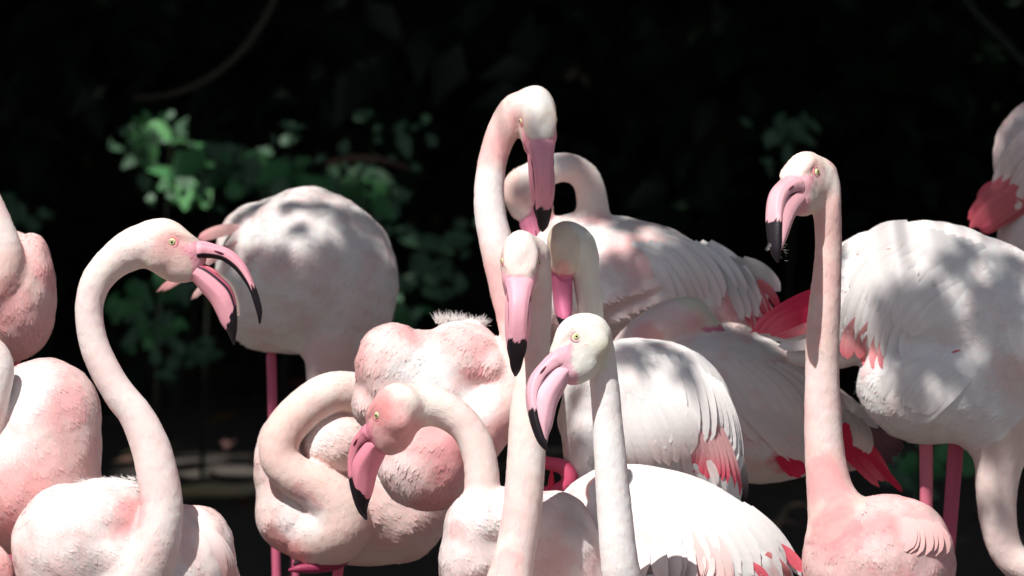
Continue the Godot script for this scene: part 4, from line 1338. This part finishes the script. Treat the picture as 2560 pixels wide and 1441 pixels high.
		if i == 1:
			var crown2 := []
			for t in near:
				crown2.append(Transform3D(t.basis, t.origin - base))
			scatter(root, "bough_leaves", small, M.leaf, crown2, near_c)
			for q in range(0, tips.size(), 2):
				var tip: Vector3 = tips[q] - base
				part(root, "bough", tube([fork + Vector3(0, 1.2, 0), fork.lerp(tip, 0.5) + Vector3(0, 1.4, 0), tip + Vector3(0, 0.05, 0)], [0.05, 0.025, 0.004], 7, 16, lin(60, 52, 44)), M.bark)
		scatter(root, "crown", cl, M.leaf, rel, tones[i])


func _ready() -> void:
	rng.seed = 7
	# ---- camera
	cam_t = Transform3D(Basis(Vector3.RIGHT, deg_to_rad(-TILT)), Vector3(0, EYE_HEIGHT, 0))
	var cam := Camera3D.new()
	cam.name = "camera"
	add_child(cam)
	cam.transform = cam_t
	cam.near = 0.5
	cam.far = 200.0
	var lens := CameraAttributesPhysical.new()
	lens.frustum_focal_length = 12.0 / (0.5 * 1441.0 / S / D)      # 24 mm high sensor
	lens.frustum_focus_distance = D
	lens.frustum_near = 0.5
	lens.frustum_far = 200.0
	lens.exposure_aperture = 15.0
	cam.attributes = lens
	cam.current = true
	# ---- sky, sun, exposure
	var env := Environment.new()
	env.background_mode = Environment.BG_SKY
	var sky := Sky.new()
	var sm := ProceduralSkyMaterial.new()
	sm.sky_top_color = Color(0.60, 0.645, 0.72)
	sm.sky_horizon_color = Color(0.80, 0.82, 0.84)
	sm.ground_horizon_color = Color(0.30, 0.28, 0.24)
	sm.ground_bottom_color = Color(0.20, 0.18, 0.15)
	sky.sky_material = sm
	env.sky = sky
	env.background_energy_multiplier = 0.6
	env.tonemap_mode = Environment.TONE_MAPPER_LINEAR
	env.tonemap_exposure = 1.24
	env.sdfgi_enabled = true
	env.ssao_enabled = true
	env.ssil_enabled = true
	var we := WorldEnvironment.new()
	we.name = "world"
	we.environment = env
	add_child(we)
	sun_dir = SUN.normalized()
	var sun := DirectionalLight3D.new()
	sun.name = "sun"
	sun.light_energy = 1.42
	sun.light_color = Color(1.0, 0.988, 0.97)
	sun.light_angular_distance = 0.5
	sun.shadow_enabled = true
	add_child(sun)
	sun.look_at_from_position(sun_dir * 10.0, Vector3.ZERO, Vector3.UP)
	# ---- noises and materials
	lump_noise.seed = 3
	lump_noise.noise_type = FastNoiseLite.TYPE_SIMPLEX_SMOOTH
	lump_noise.frequency = 1.0 / 95.0
	lump_noise.fractal_octaves = 2
	fine_noise.seed = 5
	fine_noise.noise_type = FastNoiseLite.TYPE_SIMPLEX_SMOOTH
	fine_noise.frequency = 1.0 / 34.0
	fine_noise.fractal_octaves = 2
	tint_noise.seed = 9
	tint_noise.noise_type = FastNoiseLite.TYPE_SIMPLEX_SMOOTH
	tint_noise.frequency = 1.0 / 110.0
	tint_noise.fractal_octaves = 3
	make_materials()
	# ---- the place, then the birds
	place()
	birds()
	var group := WorkerThreadPool.add_group_task(prepare, jobs.size(), 4, true)
	WorkerThreadPool.wait_for_group_task_completion(group)
	for s in jobs:
		commit(s)
	overhang()

func make_materials() -> void:
	var fur := noise_tex(0.02, 512, 4, 1, true, 5.0)
	M.feather_skin = bumpy(mat(Color.WHITE, 0.85, true), fur, Vector3(14, 7, 14), 0.3)
	M.feather_skin.subsurf_scatter_enabled = true
	M.feather_skin.subsurf_scatter_strength = 0.3
	M.plume = mat(Color.WHITE, 0.8, true)
	M.plume.cull_mode = BaseMaterial3D.CULL_DISABLED
	M.vane = bumpy(mat(Color.WHITE, 0.7, true), fur, Vector3(40, 9, 40), 0.35)
	M.vane.cull_mode = BaseMaterial3D.CULL_DISABLED
	M.horn = bumpy(mat(Color.WHITE, 0.5, true), fur, Vector3(16, 16, 16), 0.3)
	M.skin = mat(Color.WHITE, 0.5, true)
	M.wet = mat(Color.WHITE, 0.12, true)
	M.shank = bumpy(mat(Color.WHITE, 0.5, true), noise_tex(0.06, 256, 2, 4, true, 6.0), Vector3(20, 40, 20), 0.5)
	M.leaf = bumpy(mat(Color.WHITE, 0.5, true), noise_tex(0.02, 256, 3, 6, true, 4.0), Vector3(9, 9, 9), 0.4)
	M.leaf.cull_mode = BaseMaterial3D.CULL_DISABLED
	M.leaf.backlight_enabled = true
	M.leaf.backlight = Color(0.35, 0.5, 0.25)
	M.bark = bumpy(mat(lin(70, 60, 50), 0.9), noise_tex(0.03, 512, 4, 8, true, 12.0), Vector3(3, 1, 3), 1.0)
	M.twig = bumpy(mat(Color.WHITE, 0.85, true), noise_tex(0.03, 256, 4, 8, true, 8.0), Vector3(9, 9, 9), 0.7)
	M.mud = bumpy(mat(lin(82, 76, 70), 0.85), noise_tex(0.012, 1024, 5, 11, true, 10.0), Vector3(0.9, 0.9, 0.9), 1.0)
	M.soil = bumpy(mat(lin(48, 42, 34), 0.95), noise_tex(0.02, 512, 5, 12, true, 12.0), Vector3(0.7, 0.7, 0.7), 1.0)
	var v := PackedVector3Array([Vector3(0, -0.2, 0), Vector3(-0.42, 0.05, 0.35), Vector3(0.42, 0.05, 0.35), Vector3(-0.34, 0.16, 0.75), Vector3(0.34, 0.16, 0.75), Vector3(0, 0.24, 1)])
	var n := normals_of(v, PackedInt32Array([0, 2, 1, 1, 2, 4, 1, 4, 3, 3, 4, 5]))
	var pc := PackedColorArray([Color(0.98, 0.94, 0.94), Color(1, 0.98, 0.98), Color(1, 0.98, 0.98), Color(1, 1, 1), Color(1, 1, 1), Color(1.03, 1.03, 1.03)])
	plume_mesh = arrays(v, n, pc, PackedInt32Array([0, 2, 1, 1, 2, 4, 1, 4, 3, 3, 4, 5]))
